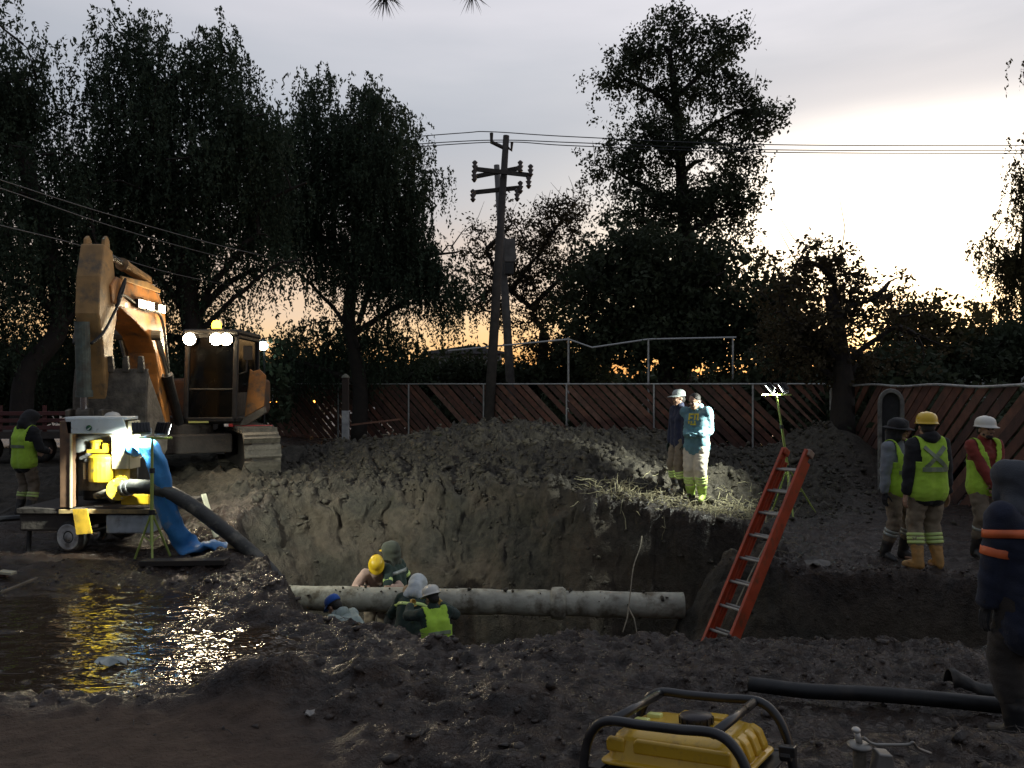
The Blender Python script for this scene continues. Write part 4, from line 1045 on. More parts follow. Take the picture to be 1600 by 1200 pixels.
MB().prism([(-.024, -.018), (-.004, -.022), (.024, .004), (.026, .014), (.004, .002)], .004, Matrix.Translation((fx(142), -.05, fz(671)-.002))).build('leaf_mark', M_WHITEP, em)
# engine and pump
MB().box((fx(140), .72, .90), (.60, .7, .55)).build('engine_block', M_BLACK, PT, bevel=.03)
MB().lathe([(.05, 0), (.085, .02), (.085, .16), (.05, .19)], (fx(114), .18, fz(712)), (0, 0, 1), 16).build('air_filter', mat('filter_grey', (.34, .35, .33), .5, noise=.2), PT, smooth=True)
pump = MB().lathe([(.12, 0), (.19, .02), (.195, .06), (.19, .28), (.195, .34), (.15, .37)], (fx(157), .12, fz(758)), (0, 0, 1), 24).build('pump_body', M_YELLOW, PT, smooth=False, bevel=.008)
MB().box((fx(150), .15, fz(708)), (.30, .22, .05)).box((fx(163), .12, fz(702)), (.10, .16, .10)).build('top_flange', M_YELLOW, PT, bevel=.012)
MB().cyl((fx(142), .12, fz(706)), (fx(142), .12, fz(693)), .06, 16).cyl((fx(142), .12, fz(695)), (fx(142), .12, fz(691)), .075, 16).build('filler_cap', M_YELLOW, PT, bevel=.006)
MB().tube(bez([(fx(170), .12, fz(722)), (fx(184), .10, fz(735)), (fx(190), .02, fz(752)), (fx(196), -.10, fz(764))], 6), [.09]*18+[.10], 16).build('suction_elbow', M_YELLOW, PT, smooth=True)
MB().lathe([(.145, 0), (.145, .03)], (fx(192), -.10, fz(765)), (.5, -.86, 0), 20).build('flange', M_YELLOW, PT, bevel=.004)
for k in range(6):
    a = k*math.pi/3
    MB().cyl((fx(192)+.125*math.cos(a)*.86, -.10-.03+.0, fz(765)+.125*math.sin(a)), (fx(192)+.125*math.cos(a)*.86+.02, -.16, fz(765)+.125*math.sin(a)), .012, 6).build('bolt', M_STEEL, PT)
MB().box((fx(212), .08, fz(783)), (.36, .22, .14)).build('pump_foot', M_YELLOW, PT, bevel=.02)
MB().tube(bez([(fx(178), .15, fz(715)), (fx(192), .12, fz(712)), (fx(206), .08, fz(703)), (fx(218), .02, fz(699))], 6), .085, 16).build('discharge_elbow', M_YELLOW, PT, smooth=True)
for px in (184, 199):
    MB().lathe([(.12, 0), (.12, .025)], (fx(px), .12, fz(713-(px-184)*.5)), (1, -.15, .25), 18).build('flange', M_YELLOW, PT)
MB().tube([(fx(128), .06, fz(727)), (fx(129), .05, fz(752))], .014, 8).build('gauge_tube', M_CREAM, PT)
for (px, py) in ((127, 718), (131, 716), (136, 713), (135, 722)):
    MB().cyl((fx(px), .08, fz(py)), (fx(px), .0, fz(py)), .022, 12).build('gauge', M_STEEL, PT)
MB().tube([(fx(150), .0, fz(778)), (fx(170), -.03, fz(770)), (fx(182), -.05, fz(785))], .045, 10).build('valve', M_STEELM, PT, smooth=True)

# ================================================================== hoses
def flat_tube(name, pts, w, th, m, n=14, across=Vector((1, 0, 0))):
    """soft flattened hose: elliptical section; w, th lists"""
    vs, fs = [], []
    pts = [Vector(p) for p in pts]
    for i, p in enumerate(pts):
        d = (pts[min(i+1, len(pts)-1)]-pts[max(i-1, 0)]).normalized()
        u = across[i] if isinstance(across, list) else across
        u = (u-d*u.dot(d)).normalized(); v = d.cross(u)
        wr = 1+.06*math.sin(i*1.7)+.05*math.sin(i*.9+2)
        for k in range(n):
            a = 2*math.pi*k/n
            vs.append(p+u*math.cos(a)*w[i]*wr+v*math.sin(a)*th[i]*(1+.35*math.sin(3*a+i*.6)))
    for i in range(len(pts)-1):
        for k in range(n):
            a, b_ = i*n+k, i*n+(k+1) % n
            fs.append((a, b_, b_+n, a+n))
    fs += [tuple(range(n-1, -1, -1)), tuple(range((len(pts)-1)*n, len(pts)*n))]
    return MB().add(vs, fs).build(name, m, None, smooth=True)
M_BLUE = mat('blue_layflat_hose', (.05, .24, .56), .45, noise=.2, nscale=5, dirt=(.30, .33, .36), dirt_amt=.12, dscale=4, bump=.4, bscale=9)
zg = lambda px, py, d: P(px, py, d)
path = bez([P(206, 702, 9.72), P(226, 697, 9.66), P(241, 712, 9.6), P(250, 745, 9.6), P(260, 790, 9.62), P(275, 830, 9.65), P(296, 853, 9.68), P(330, 858, 9.72), P(362, 850, 9.9)], 5)
n_ = len(path)
wv = [np.interp(i/(n_-1), [0, .15, .3, .6, .8, 1], [.10, .12, .14, .16, .16, .12]) for i in range(n_)]
tv = [np.interp(i/(n_-1), [0, .15, .3, .6, .8, 1], [.10, .11, .07, .05, .045, .035]) for i in range(n_)]
ac = [Vector((1, -.25, .0)).lerp(Vector((.25, 1, 0)), float(sstep(.66, .84, i/(n_-1)))) for i in range(n_)]
for p in path: p.z = max(p.z, gz(p.x, p.y)+.05)
o = flat_tube('blue_hose', path, wv, tv, M_BLUE, 16, ac)
tag(o, 'flattened blue discharge hose drooping from the pump to the mud', 'hose')
path = bez([P(288, 826, 9.85), P(318, 826, 9.95), P(345, 836, 10.0), P(364, 850, 9.95)], 6)
for p in path: p.z = gz(p.x, p.y)+.06
o = flat_tube('blue_hose', path, [.10+.02*math.sin(i) for i in range(len(path))], [.035]*len(path), mat('pale_blue_hose', (.30, .42, .52), .5, noise=.25, nscale=6, dirt=(.2, .2, .19), dirt_amt=.3, bump=.4, bscale=9), 14, Vector((.2, 1, 0)))
tag(o, 'pale folded end of blue hose lying on the mud', 'hose')
M_HOSE = mat('suction_hose', (.045, .045, .04), .5, noise=.35, nscale=6, dirt=(.16, .15, .12), dirt_amt=.35, dscale=5, bump=.3, bscale=25)
hp = bez([P(192, 764, 9.75), P(215, 760, 9.65), P(255, 766, 9.6), P(300, 790, 9.6), P(350, 828, 9.6), P(395, 866, 9.6), P(428, 900, 9.5), P(448, 935, 9.3), P(460, 985, 9.2)], 9)
hr = [.088*(1+.035*(i % 2)) for i in range(len(hp))]
o = MB().tube(hp, hr, 16).build('suction_hose', M_HOSE, None, smooth=True)
tag(o, 'thick black suction hose curving from the pump into the excavation', 'hose')
for k, t in ((0, 2), (1, 5)):
    d_ = (hp[t+1]-hp[t-1]).normalized()
    MB().lathe([(.10, 0), (.10, .03)], hp[t], d_, 16).build('hose_clamp', M_STEEL, o)

# ================================================================== lamp tripods
M_TRIPOD = mat('tripod_green_yellow', (.34, .42, .10), .45, noise=.2)
def tripod(label, base, top, feet, heads, spread, power, color, leg_z):
    base = Vector(base); root = thing('lamp_tripod', label, 'work light', base, 0, 'lamp tripods')
    tp = Vector(top)-base
    hub = Vector((tp.x*.15, tp.y*.15, leg_z))
    MB().cyl(Vector((hub.x*.3, hub.y*.3, leg_z*.35)), hub+Vector((0, 0, .02)), .02, 10).build('lower_pole', M_TRIPOD, root)
    mid = hub.lerp(tp, .55)
    MB().cyl(hub, mid, .021, 10).build('pole', M_TRIPOD, root)
    MB().cyl(mid, tp, .016, 10).build('pole', M_TRIPOD, root)
    MB().cyl(mid-Vector((0, 0, .03)), mid+Vector((0, 0, .03)), .032, 10).build('collar', M_BLACK, root)
    MB().cyl(hub-Vector((0, 0, .03)), hub+Vector((0, 0, .03)), .036, 10).build('collar', M_BLACK, root)
    for f in feet:
        f = Vector(f)-base
        lg = MB().cyl(hub, f, .014, 8).build('leg', M_TRIPOD, root)
        MB().ball(f, .022, 6).build('rubber_foot', M_BLACK, lg)
        MB().cyl(Vector((hub.x*.3, hub.y*.3, leg_z*.4)), hub.lerp(f, .5), .008, 6).build('brace', M_TRIPOD, lg)
    bar = MB().beam(tp+Vector((-.24, 0, -.02)), tp+Vector((.24, 0, -.02)), .03, .025)
    bar.build('crossbar', M_TRIPOD, root)
    for (ox, tgt, pw) in heads:
        c = tp+Vector((ox, 0, .10)); d_ = (Vector(tgt)-base-c).normalized()
        q = d_.to_track_quat('Y', 'Z').to_matrix()
        h = MB().box(c, (.20, .05, .15), q)
        for fz_ in range(5): h.box(c-q @ Vector((-.07+.035*fz_, .035, 0)), (.008, .03, .13), q)
        ho = h.build('lamp_head', M_BLACK, root, bevel=.006)
        MB().box(c+d_*.028, (.18, .012, .13), q).build('led_panel', M_LAMPCOOL, ho)
        MB().tube([c+q @ Vector((-.11, 0, .0)), c+q @ Vector((-.115, 0, -.09)), c+Vector((0, 0, -.11)), c+q @ Vector((.115, 0, -.09)), c+q @ Vector((.11, 0, 0))], .007, 6).build('yoke', M_WHITEP, ho)
        ld = bpy.data.lights.new('led_panel_light', 'AREA'); ld.shape = 'RECTANGLE'; ld.size = .18; ld.size_y = .13; ld.energy = pw; ld.color = color; ld.spread = R(spread)
        lo = bpy.data.objects.new('led_panel_light', ld); COL.objects.link(lo); lo.parent = ho; lo.location = c+d_*.05
        lo.rotation_euler = d_.to_track_quat('-Z', 'Y').to_euler()
    return root
LED = (.93, 1.0, .90)
def onground(v): v = Vector(v); v.z = gz(v.x, v.y); return v
b = onground(P(237, 868, 9.45))
tripod('lamp tripod with two lamp heads beside the blue hose', b, P(238, 682, 9.42), [onground(P(210, 864, 9.5)), onground(P(267, 866, 9.6)), onground(P(238, 874, 9.2))],
       [(-.14, P(216, 704, 9.72), 90), (.13, (-1.9, 13.8, .0), 50)], 84, 0, LED, .62)
b = onground(P(1234, 782, 12.55))
tripod('lamp tripod with a leaning pole behind the orange ladder', b, P(1213, 615, 12.42), [onground(P(1276, 780, 12.7)), onground(P(1205, 782, 12.8)), onground(P(1240, 796, 12.15))],
       [(-.10, (2.9, 13.0, 1.0), 62), (.12, (2.2, 13.9, .5), 34)], 95, 0, LED, .72)

# ================================================================== ladder
M_LADDER = mat('ladder_orange', (.40, .058, .020), .45, noise=.2, nscale=7, dirt=(.16, .06, .03), dirt_amt=.3, dscale=9)
M_ALU = mat('aluminium', (.36, .35, .31), .55, metal=.4, noise=.25)
LB = P(1126, 1000, 8.6); up = Vector((.47, .33, .82)).normalized()
rd = Vector((.57, -.82, 0)); rd = (rd-up*rd.dot(up)).normalized(); nr = up.cross(rd).normalized()
low = (PIT_Z+.1-LB.z)/up.z
low = max(low, -1.3)
LAD = thing('ladder', 'orange extension ladder leaning out of the excavation', 'ladder', LB+up*low)
Lt = (P(1262, 706, 9.4).z-LB.z)/up.z-low
for s in (-1, 1):
    for k, (wd, off, a, b_) in enumerate(((.165, .035, 0, Lt-.12), (.170, -.035, .5, Lt))):
        c0_, c1_ = rd*s*wd+nr*off+up*a, rd*s*wd+nr*off+up*b_
        m = MB()
        m.beam(c0_, c1_, .012, .105, nr); m.beam(c0_+nr*.048-rd*s*.014, c1_+nr*.048-rd*s*.014, .030, .010, nr); m.beam(c0_-nr*.048-rd*s*.014, c1_-nr*.048-rd*s*.014, .030, .010, nr)
        m.build('rail', M_LADDER, LAD, bevel=.003)
k = .15
while k < Lt-.05:
    MB().cyl(rd*-.165+up*k-nr*.03, rd*.165+up*k-nr*.03, .017, 10).build('rung', M_ALU, LAD)
    if k+.1 < Lt-.15: MB().cyl(rd*-.16+up*(k+.05)+nr*.035, rd*.16+up*(k+.05)+nr*.035, .015, 10).build('rung', M_ALU, LAD)
    k += .305
for s in (-1, 1):
    MB().box(rd*s*.17+up*(Lt-.02), (.07, .11, .09), Matrix((rd, nr, up)).transposed()).build('end_cap', M_LADDER if s < 0 else mat('rail_guide', (.32, .22, .16), .5, noise=.3), LAD, bevel=.015)
MB().tube(bez([up*(Lt-.3)+nr*.05, up*(Lt-.9)+nr*.07+rd*.05, up*(Lt-1.6)+nr*.05, up*(Lt-2.1)+nr*.07-rd*.04], 6), .009, 6).build('rope', mat('ladder_rope', (.42, .38, .26), .8), LAD)

# ================================================================== pipe
def pipe_mat():
    return mat('old_cement_pipe', (.42, .40, .32), .75, noise=.3, nscale=3.5, dirt=(.11, .085, .05), dirt_amt=.50, dscale=3.4, bump=.5, bscale=16)
p0, p1 = P(450, 934, 10.7), P(1046, 946, 10.35)
PIPE = thing('water_main', 'exposed grey cement water main crossing the excavation', 'pipe', p0)
v = p1-p0; L = v.length
segs = 28
pp = [v*(i/segs) for i in range(-2, segs+2)]
MB().tube(pp, [.170+.006*math.sin(i*1.3)+.004*math.sin(i*3.1) for i in range(len(pp))], 24).build('pipe_barrel', pipe_mat(), PIPE, smooth=True)
MB().lathe([(.19, -.02), (.205, 0), (.205, .10), (.19, .12)], v*.315, v, 24).build('collar', mat('rusty_patch', (.27, .19, .11), .8, noise=.4, nscale=6, dirt=(.12, .08, .05), dirt_amt=.4), PIPE, smooth=True)
MB().lathe([(.19, -.02), (.213, 0), (.216, .14), (.19, .18)], v*.70, v, 24).build('collar', pipe_mat(), PIPE, smooth=True)

pc = []
for _ in range(150):
    t_ = random.random(); an = random.gauss(0, .5) if random.random() < .6 else random.gauss(2.6, .5)
    q_ = p0+v*t_; pc.append((q_.x, q_.y+.185*math.sin(an), q_.z+.185*math.cos(an)))
rock_field('pipe_mud', np.array(pc)-np.array(p0), np.clip(np.exp(RNG.normal(-4.1, .4, len(pc))), .008, .035), M_CLOD, 'mud stuck to the pipe', parent=PIPE)
# hanging roots beside the pipe
M_ROOT = mat('pale_root', (.20, .17, .12), .85, noise=.3, nscale=12)
rt = thing('hanging_root', 'pale root hanging down the dark wall in front of the pipe', 'root', P(1000, 845, 11.6))
o0 = P(1000, 845, 11.6)
MB().tube(bez([P(1003, 838, 11.7)-o0, P(1000, 856, 11.2)-o0, P(990, 885, 10.6)-o0, P(985, 925, 10.1)-o0, P(982, 950, 9.9)-o0], 6), [.011-.0002*i for i in range(25)], 6).build('stem', M_ROOT, rt)
for e in (P(973, 988, 9.6), P(995, 988, 9.6)):
    MB().tube([P(982, 950, 9.9)-o0, (P(982, 950, 9.9)+e)/2-o0+Vector((.02, 0, .02)), e-o0], [.011, .010, .007], 6).build('fork', M_ROOT, rt)

# dead grass and roots on the ledge
def straw(name, label, areas, n, lmin, lmax, m, lay=.5, rmin=.003, rmax=.008):
    b = MB()
    ar = np.array([random.choice(areas) for _ in range(n)]); XY = ar[:, :2]+RNG.normal(size=(n, 2))*ar[:, 2:]
    pdv = pit_dist(XY[:, 0], XY[:, 1])[0]
    for (x, y), pd_ in zip(XY, pdv):
        z = gz(x, y)+.01
        if pd_ > .12: continue
        a = random.uniform(0, 2*math.pi); L = random.uniform(lmin, lmax); h = random.uniform(.05, 1)*(1-lay)
        d_ = Vector((math.cos(a)*(1-h), math.sin(a)*(1-h), h))
        bend = Vector((random.uniform(-1, 1), random.uniform(-1, 1), random.uniform(-.6, .4)))*L*.25
        s = Vector((x, y, z)); r = random.uniform(rmin, rmax)
        pts = [s, s+d_*L*.35+Vector((0, 0, L*.1)), s+d_*L*.7+bend*.5, s+d_*L+bend]
        for p in pts[1:]: p.z = max(p.z, gz(p.x, p.y)+.008)
        b.tube(pts, [r, r, r*.8, r*.3], 4, caps=False)
    o = b.build(name, m, None)
    return tag(o, label, kind='stuff')
M_STRAW = mat('dead_grass', (.32, .285, .17), .85, noise=.3, nscale=20)
straw('dead_grass', 'bleached dead grass and roots along the lit edge of the excavation', [(2.1, 12.4, .45, .22), (2.9, 12.35, .4, .2), (3.6, 12.4, .4, .25), (1.7, 12.6, .3, .2), (3.4, 13.0, .5, .3)], 520, .12, .5, M_STRAW, .45)
straw('root_tangle', 'pale tangled roots on the bank left of the ladder', [(3.0, 9.75, .16, .22), (3.25, 10.3, .2, .3)], 220, .10, .3, M_ROOT, .6)

M_FIBRE = mat('muddy_fibre', (.036, .026, .019), .55, noise=.5, nscale=9)
straw('mud_fibres', 'muddy roots and stems trodden into the foreground', [(-.5, 5.6, 2.6, .9), (2.4, 5.4, 2.0, .8), (3.6, 6.0, 1.6, .4), (-1.9, 7.0, .6, .5), (1.2, 4.3, 1.4, .4), (1.6, 3.7, .8, .3)], 2300, .04, .15, M_FIBRE, .95, .0012, .0032)
# ================================================================== people
def capsule(m, a, b, ra, rb, n=12):
    a, b = Vector(a), Vector(b); d = b-a; L = d.length
    if L < 1e-5: d = Vector((0, 0, 1)); L = 1e-5
    prof = []
    for i in range(5): t = math.pi/2*(1-i/4); prof.append((max(ra*math.cos(t), 1e-4), -ra*math.sin(t)))
    for i in range(5): t = math.pi/2*i/4; prof.append((max(rb*math.cos(t), 1e-4), L+rb*math.sin(t)))
    return m.lathe(prof, a, d, n)

def remeshed(m, voxel, smooth_it=6):
    """union of overlapping closed shells as one continuous skin -> (verts array, faces list)"""
    me = bpy.data.meshes.new('tmp'); me.from_pydata(m.v, [], m.f)
    bm = bmesh.new(); bm.from_mesh(me); bmesh.ops.recalc_face_normals(bm, faces=bm.faces); bm.to_mesh(me); bm.free()
    o = bpy.data.objects.new('tmp', me); COL.objects.link(o)
    r = o.modifiers.new('r', 'REMESH'); r.mode = 'VOXEL'; r.voxel_size = voxel
    if smooth_it:
        s = o.modifiers.new('s', 'SMOOTH'); s.factor = .5; s.iterations = smooth_it
    dg = bpy.context.evaluated_depsgraph_get(); dg.update()
    ev = o.evaluated_get(dg); em = ev.to_mesh()
    V = np.empty(len(em.vertices)*3, np.float32); em.vertices.foreach_get('co', V); V = V.reshape(-1, 3).astype(float)
    Fq = [tuple(p.vertices) for p in em.polygons]
    NN = np.empty(len(em.vertices)*3, np.float32); em.vertices.foreach_get('normal', NN); NN = NN.reshape(-1, 3).astype(float)
    ev.to_mesh_clear()
    bpy.data.objects.remove(o); bpy.data.meshes.remove(me)
    return V, Fq, NN

def skin_obj(name, parts, m, parent):
    """parts: list of (V, F); joined into one mesh"""
    vs, fs = [], []
    for V, F in parts:
        o = len(vs); vs += [tuple(v) for v in V]; fs += [tuple(i+o for i in f) for f in F]
    me = bpy.data.meshes.new(name); me.from_pydata(vs, [], fs)
    me.polygons.foreach_set('use_smooth', [True]*len(me.polygons))
    me.materials.append(m)
    return link(name, me, parent)

# --- canonical head (chin at the bottom, facing -Y, centre of the skull at the origin)
def canon_head():
    m = MB()
    m.ball((0, .012, .03), .092, 10, (.86, 1.06, 1.0))
    m.ball((0, -.025, -.035), .070, 10, (.88, .95, 1.15))
    capsule(m, (0, -.062, -.098), (0, -.03, -.085), .026, .04)
    for s in (-1, 1):
        capsule(m, (s*.045, -.005, -.06), (s*.02, -.06, -.095), .028, .024)
        m.ball((s*.034, -.075, -.025), .022, 6)              # cheek
        m.ball((s*.078, .012, -.012), .026, 6, (.35, .7, 1.15))  # ear
    capsule(m, (-.035, -.078, .028), (.035, -.078, .028), .013, .013)   # brow
    capsule(m, (0, -.086, .012), (0, -.108, -.022), .009, .014)         # nose
    m.ball((0, -.100, -.026), .012, 6, (1.5, .9, .8))
    capsule(m, (-.020, -.090, -.054), (.020, -.090, -.054), .0075, .0075)  # lips
    capsule(m, (-.016, -.088, -.064), (.016, -.088, -.064), .0075, .0075)
    capsule(m, (0, .02, -.05), (0, .03, -.15), .056, .058)              # neck
    return remeshed(m, .0082, 3)[:2]
# --- canonical hand: wrist at the origin, fingers along -Z, thumb towards -Y, palm towards -X
def canon_hand(curl):
    m = MB()
    ys = (-.027, -.009, .009, .026)
    for y in ys: capsule(m, (0, y*.75, -.01), (0, y, -.085), .014, .0125, 8)
    lens = (.040, .026, .021)
    for i, y in enumerate(ys):
        k = (.92, 1.0, .95, .78)[i]; p = Vector((0, y, -.085)); a = 0.0
        for j, l in enumerate(lens):
            a += curl*(.75, 1.0, .7)[j]
            q = p+Vector((-math.sin(a)*l*k, y*.05, -math.cos(a)*l*k))
            capsule(m, p, q, .0092-.0008*j, .0086-.0008*j, 8); p = q
    p = Vector((-.008, -.026, -.025)); q = Vector((-.020, -.050, -.055)); r_ = q+Vector((-.016*(1+curl), -.010, -.026)); s_ = r_+Vector((-.012*(1+curl), .004*curl, -.020))
    capsule(m, p, q, .015, .0115, 8); capsule(m, q, r_, .0108, .0098, 8); capsule(m, r_, s_, .0095, .0085, 8)
    capsule(m, (0, 0, .05), (0, 0, -.02), .027, .023, 8)
    return remeshed(m, .0060, 2)[:2]
HEAD = canon_head(); HAND_R = canon_hand(.32); HAND_G = canon_hand(.95)

def ik(a, b, l1, l2, hint):
    a, b = Vector(a), Vector(b); d = b-a; L = min(d.length, (l1+l2)*.999); d.normalize()
    x = (l1*l1-l2*l2+L*L)/(2*L); h = math.sqrt(max(l1*l1-x*x, 0))
    hv = Vector(hint); hv = hv-d*hv.dot(d)
    if hv.length < 1e-5: hv = perp(d)[0]
    return a+d*x+hv.normalized()*h, a+d*L

def xf(V, M):
    V = np.asarray(V); M = np.array(M)
    return V @ M[:3, :3].T+M[:3, 3]
def folds(V, NN, amp, f, seed):
    k = fbm(V[:, 0]*f+seed, V[:, 1]*f, V[:, 2]*f*1.6, 3)
    k2 = 1-2*np.abs(perlin(V[:, 0]*f*.9+seed, V[:, 1]*f*.9+V[:, 2]*f*.7, V[:, 2]*f*1.5+seed))
    return V+NN*(amp*(.9*k+.9*k2))[:, None]

SKIN = mat('skin', (.42, .25, .17), .55, noise=.12, nscale=20)
M_HAIR = mat('dark_hair', (.02, .016, .013), .6, noise=.4, nscale=60, bump=.5, bscale=120)
M_EYE = mat('dark_eye', (.02, .015, .012), .2)
def cloth(name, c, **k): return mat('cloth_'+name, c, .88, noise=k.get('noise', .18), nscale=k.get('nscale', 10), bump=.25, bscale=120, dirt=k.get('dirt'), dirt_amt=k.get('da', .3), sheen=.1)
C_NAVY = cloth('navy', (.020, .025, .055)); C_BLACK = cloth('black', (.016, .016, .018)); C_DGREEN = cloth('dark_green', (.020, .040, .030))
C_LIME = cloth('hi_vis_lime', (.44, .70, .06), noise=.12, dirt=(.22, .30, .05), da=.22); C_KHAKI = cloth('khaki', (.27, .215, .14), dirt=(.09, .07, .05)); C_KHAKI2 = cloth('muddy_khaki', (.21, .165, .115), dirt=(.08, .062, .045))
C_GREY = cloth('grey', (.20, .22, .25)); C_RED = cloth('rust_red', (.24, .040, .028)); C_TEAL = cloth('teal_hoodie', (.13, .26, .30)); C_PINK = cloth('pink_beige', (.48, .32, .25)); C_BEIGE = cloth('pale_beige', (.62, .55, .43))
C_WHITE = cloth('off_white', (.62, .66, .66)); C_SAGE = cloth('grey_green', (.30, .36, .33))
M_REFS = mat('reflective_silver', (.34, .36, .33), .35, metal=.2); M_REFD = mat('reflective_dim', (.20, .24, .15), .4)
M_REFL = mat('reflective_lime_band', (.55, .70, .22), .4); M_REFO = mat('reflective_orange', (.75, .16, .05), .45, noise=.2)
M_BOOT_T = mat('tan_rubber_boots', (.46, .25, .075), .5, noise=.25, nscale=9, dirt=(.16, .11, .06), dirt_amt=.4); M_BOOT_K = mat('black_rubber_boots', (.025, .025, .025), .4, noise=.3, dirt=(.08, .065, .05), dirt_amt=.45)
M_HELM_Y = mat('yellow_helmet', (.78, .50, .015), .3, coat=.3, noise=.06); M_HELM_W = mat('white_helmet', (.72, .70, .62), .35, coat=.3, noise=.08)
M_CAP = cloth('grey_cap', (.42, .46, .44)); M_CAPB = cloth('blue_cap', (.025, .09, .36)); M_GLOVE = cloth('yellow_glove', (.62, .40, .10))

def ring(m, a, b, t, r, w):
    a, b = Vector(a), Vector(b); d = (b-a).normalized(); c = a+(b-a)*t
    return m.lathe([(r*.96, -w/2-.004), (r, -w/2), (r, w/2), (r*.96, w/2+.004)], c, d, 18)

def person(label, loc, rotz, J=None, jacket=C_NAVY, trousers=C_KHAKI, boots=M_BOOT_K, boot_h=.33, vest=None, hat=None, hat_mat=None, hood=None, hair=False, beard=False, hems=None, nhem=2, gloves=None, sleeve_bands=None, torso_bands=None, back_x=False, grip=(0, 0), bulk=1.0, H=1.72, group=None, collar=None, cuff_hands=True, face=True, low=True, shirt_print=None, tuck=.50, hem=-.09):
    J = dict(J or {}); k = H/1.72
    root = thing('person', label, 'person', loc, rotz, group)
    g = lambda key, d: Vector(J.get(key, d))
    pel = g('pelvis', (0, 0, .93)); che = g('chest', (0, .0, 1.26)); nek = g('neck', (0, .0, 1.46)); hea = g('head', (0, -.025, 1.605))
    face_dir = Vector(J.get('face', (0, -1, 0))).normalized(); head_up = Vector(J.get('head_up', (0, 0, 1)))
    sdir = Vector(J.get('sdir', (1, 0, 0))).normalized(); hdir = Vector(J.get('hdir', (1, 0, 0))).normalized()
    upv = (nek-che).normalized()
    S = {1: nek+sdir*.175-upv*.055, -1: nek-sdir*.175-upv*.055}
    Hp = {1: pel+hdir*.092, -1: pel-hdir*.092}
    A = {1: g('lf', (.12, .0, .09)), -1: g('rf', (-.12, .0, .09))}
    W = {1: g('lh', (.27, -.05, .83)), -1: g('rh', (-.27, -.05, .83))}
    fwd = Vector((0, -1, 0))
    K, E = {}, {}
    for s in (1, -1):
        K[s], A[s] = ik(Hp[s], A[s], .43, .43, J.get('kn', fwd))
        E[s], W[s] = ik(S[s], W[s], .30, .26, J.get('el_l' if s > 0 else 'el_r', (s*.5, .8, -.2)))
    seed = random.uniform(0, 90)
    # ---- body: one skin
    m = MB()
    for s in (1, -1):
        capsule(m, Hp[s], K[s], .078, .055); capsule(m, K[s], A[s], .054, .040)
        capsule(m, A[s]+Vector((0, .02, -.04)), A[s]+Vector((0, -.13, -.055)), .04, .034)
        capsule(m, S[s], E[s], .05, .042); capsule(m, E[s], W[s], .041, .030)
        capsule(m, pel+hdir*s*.05, che+sdir*s*.07, .095, .10); capsule(m, che+sdir*s*.07, S[s], .10, .055)
    capsule(m, che, nek, .09, .055); capsule(m, nek, hea-head_up*.06, .052, .052)
    V, Fq, NN = remeshed(m, .022, 2)
    parts = [(V, Fq)]
    yv = -face_dir; zv = (head_up-yv*head_up.dot(yv)).normalized(); xv = yv.cross(zv)
    HM = Matrix((xv, yv, zv)).transposed().to_4x4(); HM.translation = hea
    parts.append((xf(HEAD[0], HM), HEAD[1]))
    hand_parts = []
    for s in (1, -1):
        hd_ = (W[s]-E[s]).normalized(); hd_ = Vector(J.get('hd_l' if s > 0 else 'hd_r', hd_)).normalized()
        zax = -hd_
        palm = Vector(J.get('palm_l' if s > 0 else 'palm_r', (-s, 0, 0))); xax = -palm; xax = (xax-zax*xax.dot(zax)).normalized(); yax = zax.cross(xax)
        Mh = Matrix((xax, yax, zax)).transposed().to_4x4()
        can = HAND_G if grip[0 if s > 0 else 1] else HAND_R
        HV = np.array(can[0]).copy(); HF = can[1]
        if s < 0: HV[:, 1] *= -1; HF = [f[::-1] for f in HF]
        # thumb to the front for either hand
        if s > 0 and yax.y < 0 or s < 0 and yax.y > 0: HV[:, 1] *= -1; HF = [f[::-1] for f in HF]
        Mh.translation = W[s]
        hand_parts.append((xf(HV, Mh), HF))
    if gloves:
        for hp_ in hand_parts: skin_obj('glove', [hp_], gloves, root)
    else: parts += hand_parts
    skin_obj('body', parts, SKIN, root)
    if face:
        for s in (1, -1):
            p = hea+xv*s*.031-yv*.079+zv*.006
            MB().ball(p, .0105, 6, (1.3, .8, .8)).build('eye', M_EYE, root, smooth=True)
    def cl(name, mm, mt, amp=.007, f=7, vox=.0165, sm=4):
        V, Fq, NN = remeshed(mm, vox, sm)
        return skin_obj(name, [(folds(V, NN, amp, f, seed), Fq)], mt, root), V
    # ---- trousers
    m = MB(); B = bulk
    for s in (1, -1):
        capsule(m, Hp[s]-Vector((0, 0, .02)), K[s], .104*B, .082*B); capsule(m, K[s], K[s].lerp(A[s], tuck), .080*B, .076*B)
        capsule(m, pel+hdir*s*.055+Vector((0, 0, .02)), pel+hdir*s*.06-Vector((0, 0, .03)), .100*B, .108*B)
    cl('trousers', m, trousers, .010, 8)
    # ---- boots
    for s in (1, -1):
        m = MB(); d_ = (K[s]-A[s]).normalized(); t = A[s]
        capsule(m, t+Vector((0, .015, -.03)), t+d_*(boot_h-.06), .054, .074*B)
        toe = Vector(J.get('toe_l' if s > 0 else 'toe_r', (s*.12, -1, 0))).normalized()
        capsule(m, t+Vector((0, 0, -.042))-toe*.025, t+toe*.15+Vector((0, 0, -.052)), .045, .036); capsule(m, t+toe*.05+Vector((0, 0, -.02)), t+toe*.13+Vector((0, 0, -.045)), .045, .036)
        V, Fq, NN = remeshed(m, .012, 3); V[:, 2] = np.maximum(V[:, 2], t.z-.086)
        skin_obj('boot', [(folds(V, NN, .004, 9, seed), Fq)], boots, root)
    if hems:
        for s in (1, -1):
            m = MB()
            for i in range(nhem): ring(m, K[s], A[s], .30+.10*i, .0865*B, .026)
            m.build('reflective_hem', hems, root, smooth=True)['kind'] = 'stuff'
    # ---- jacket
    m = MB()
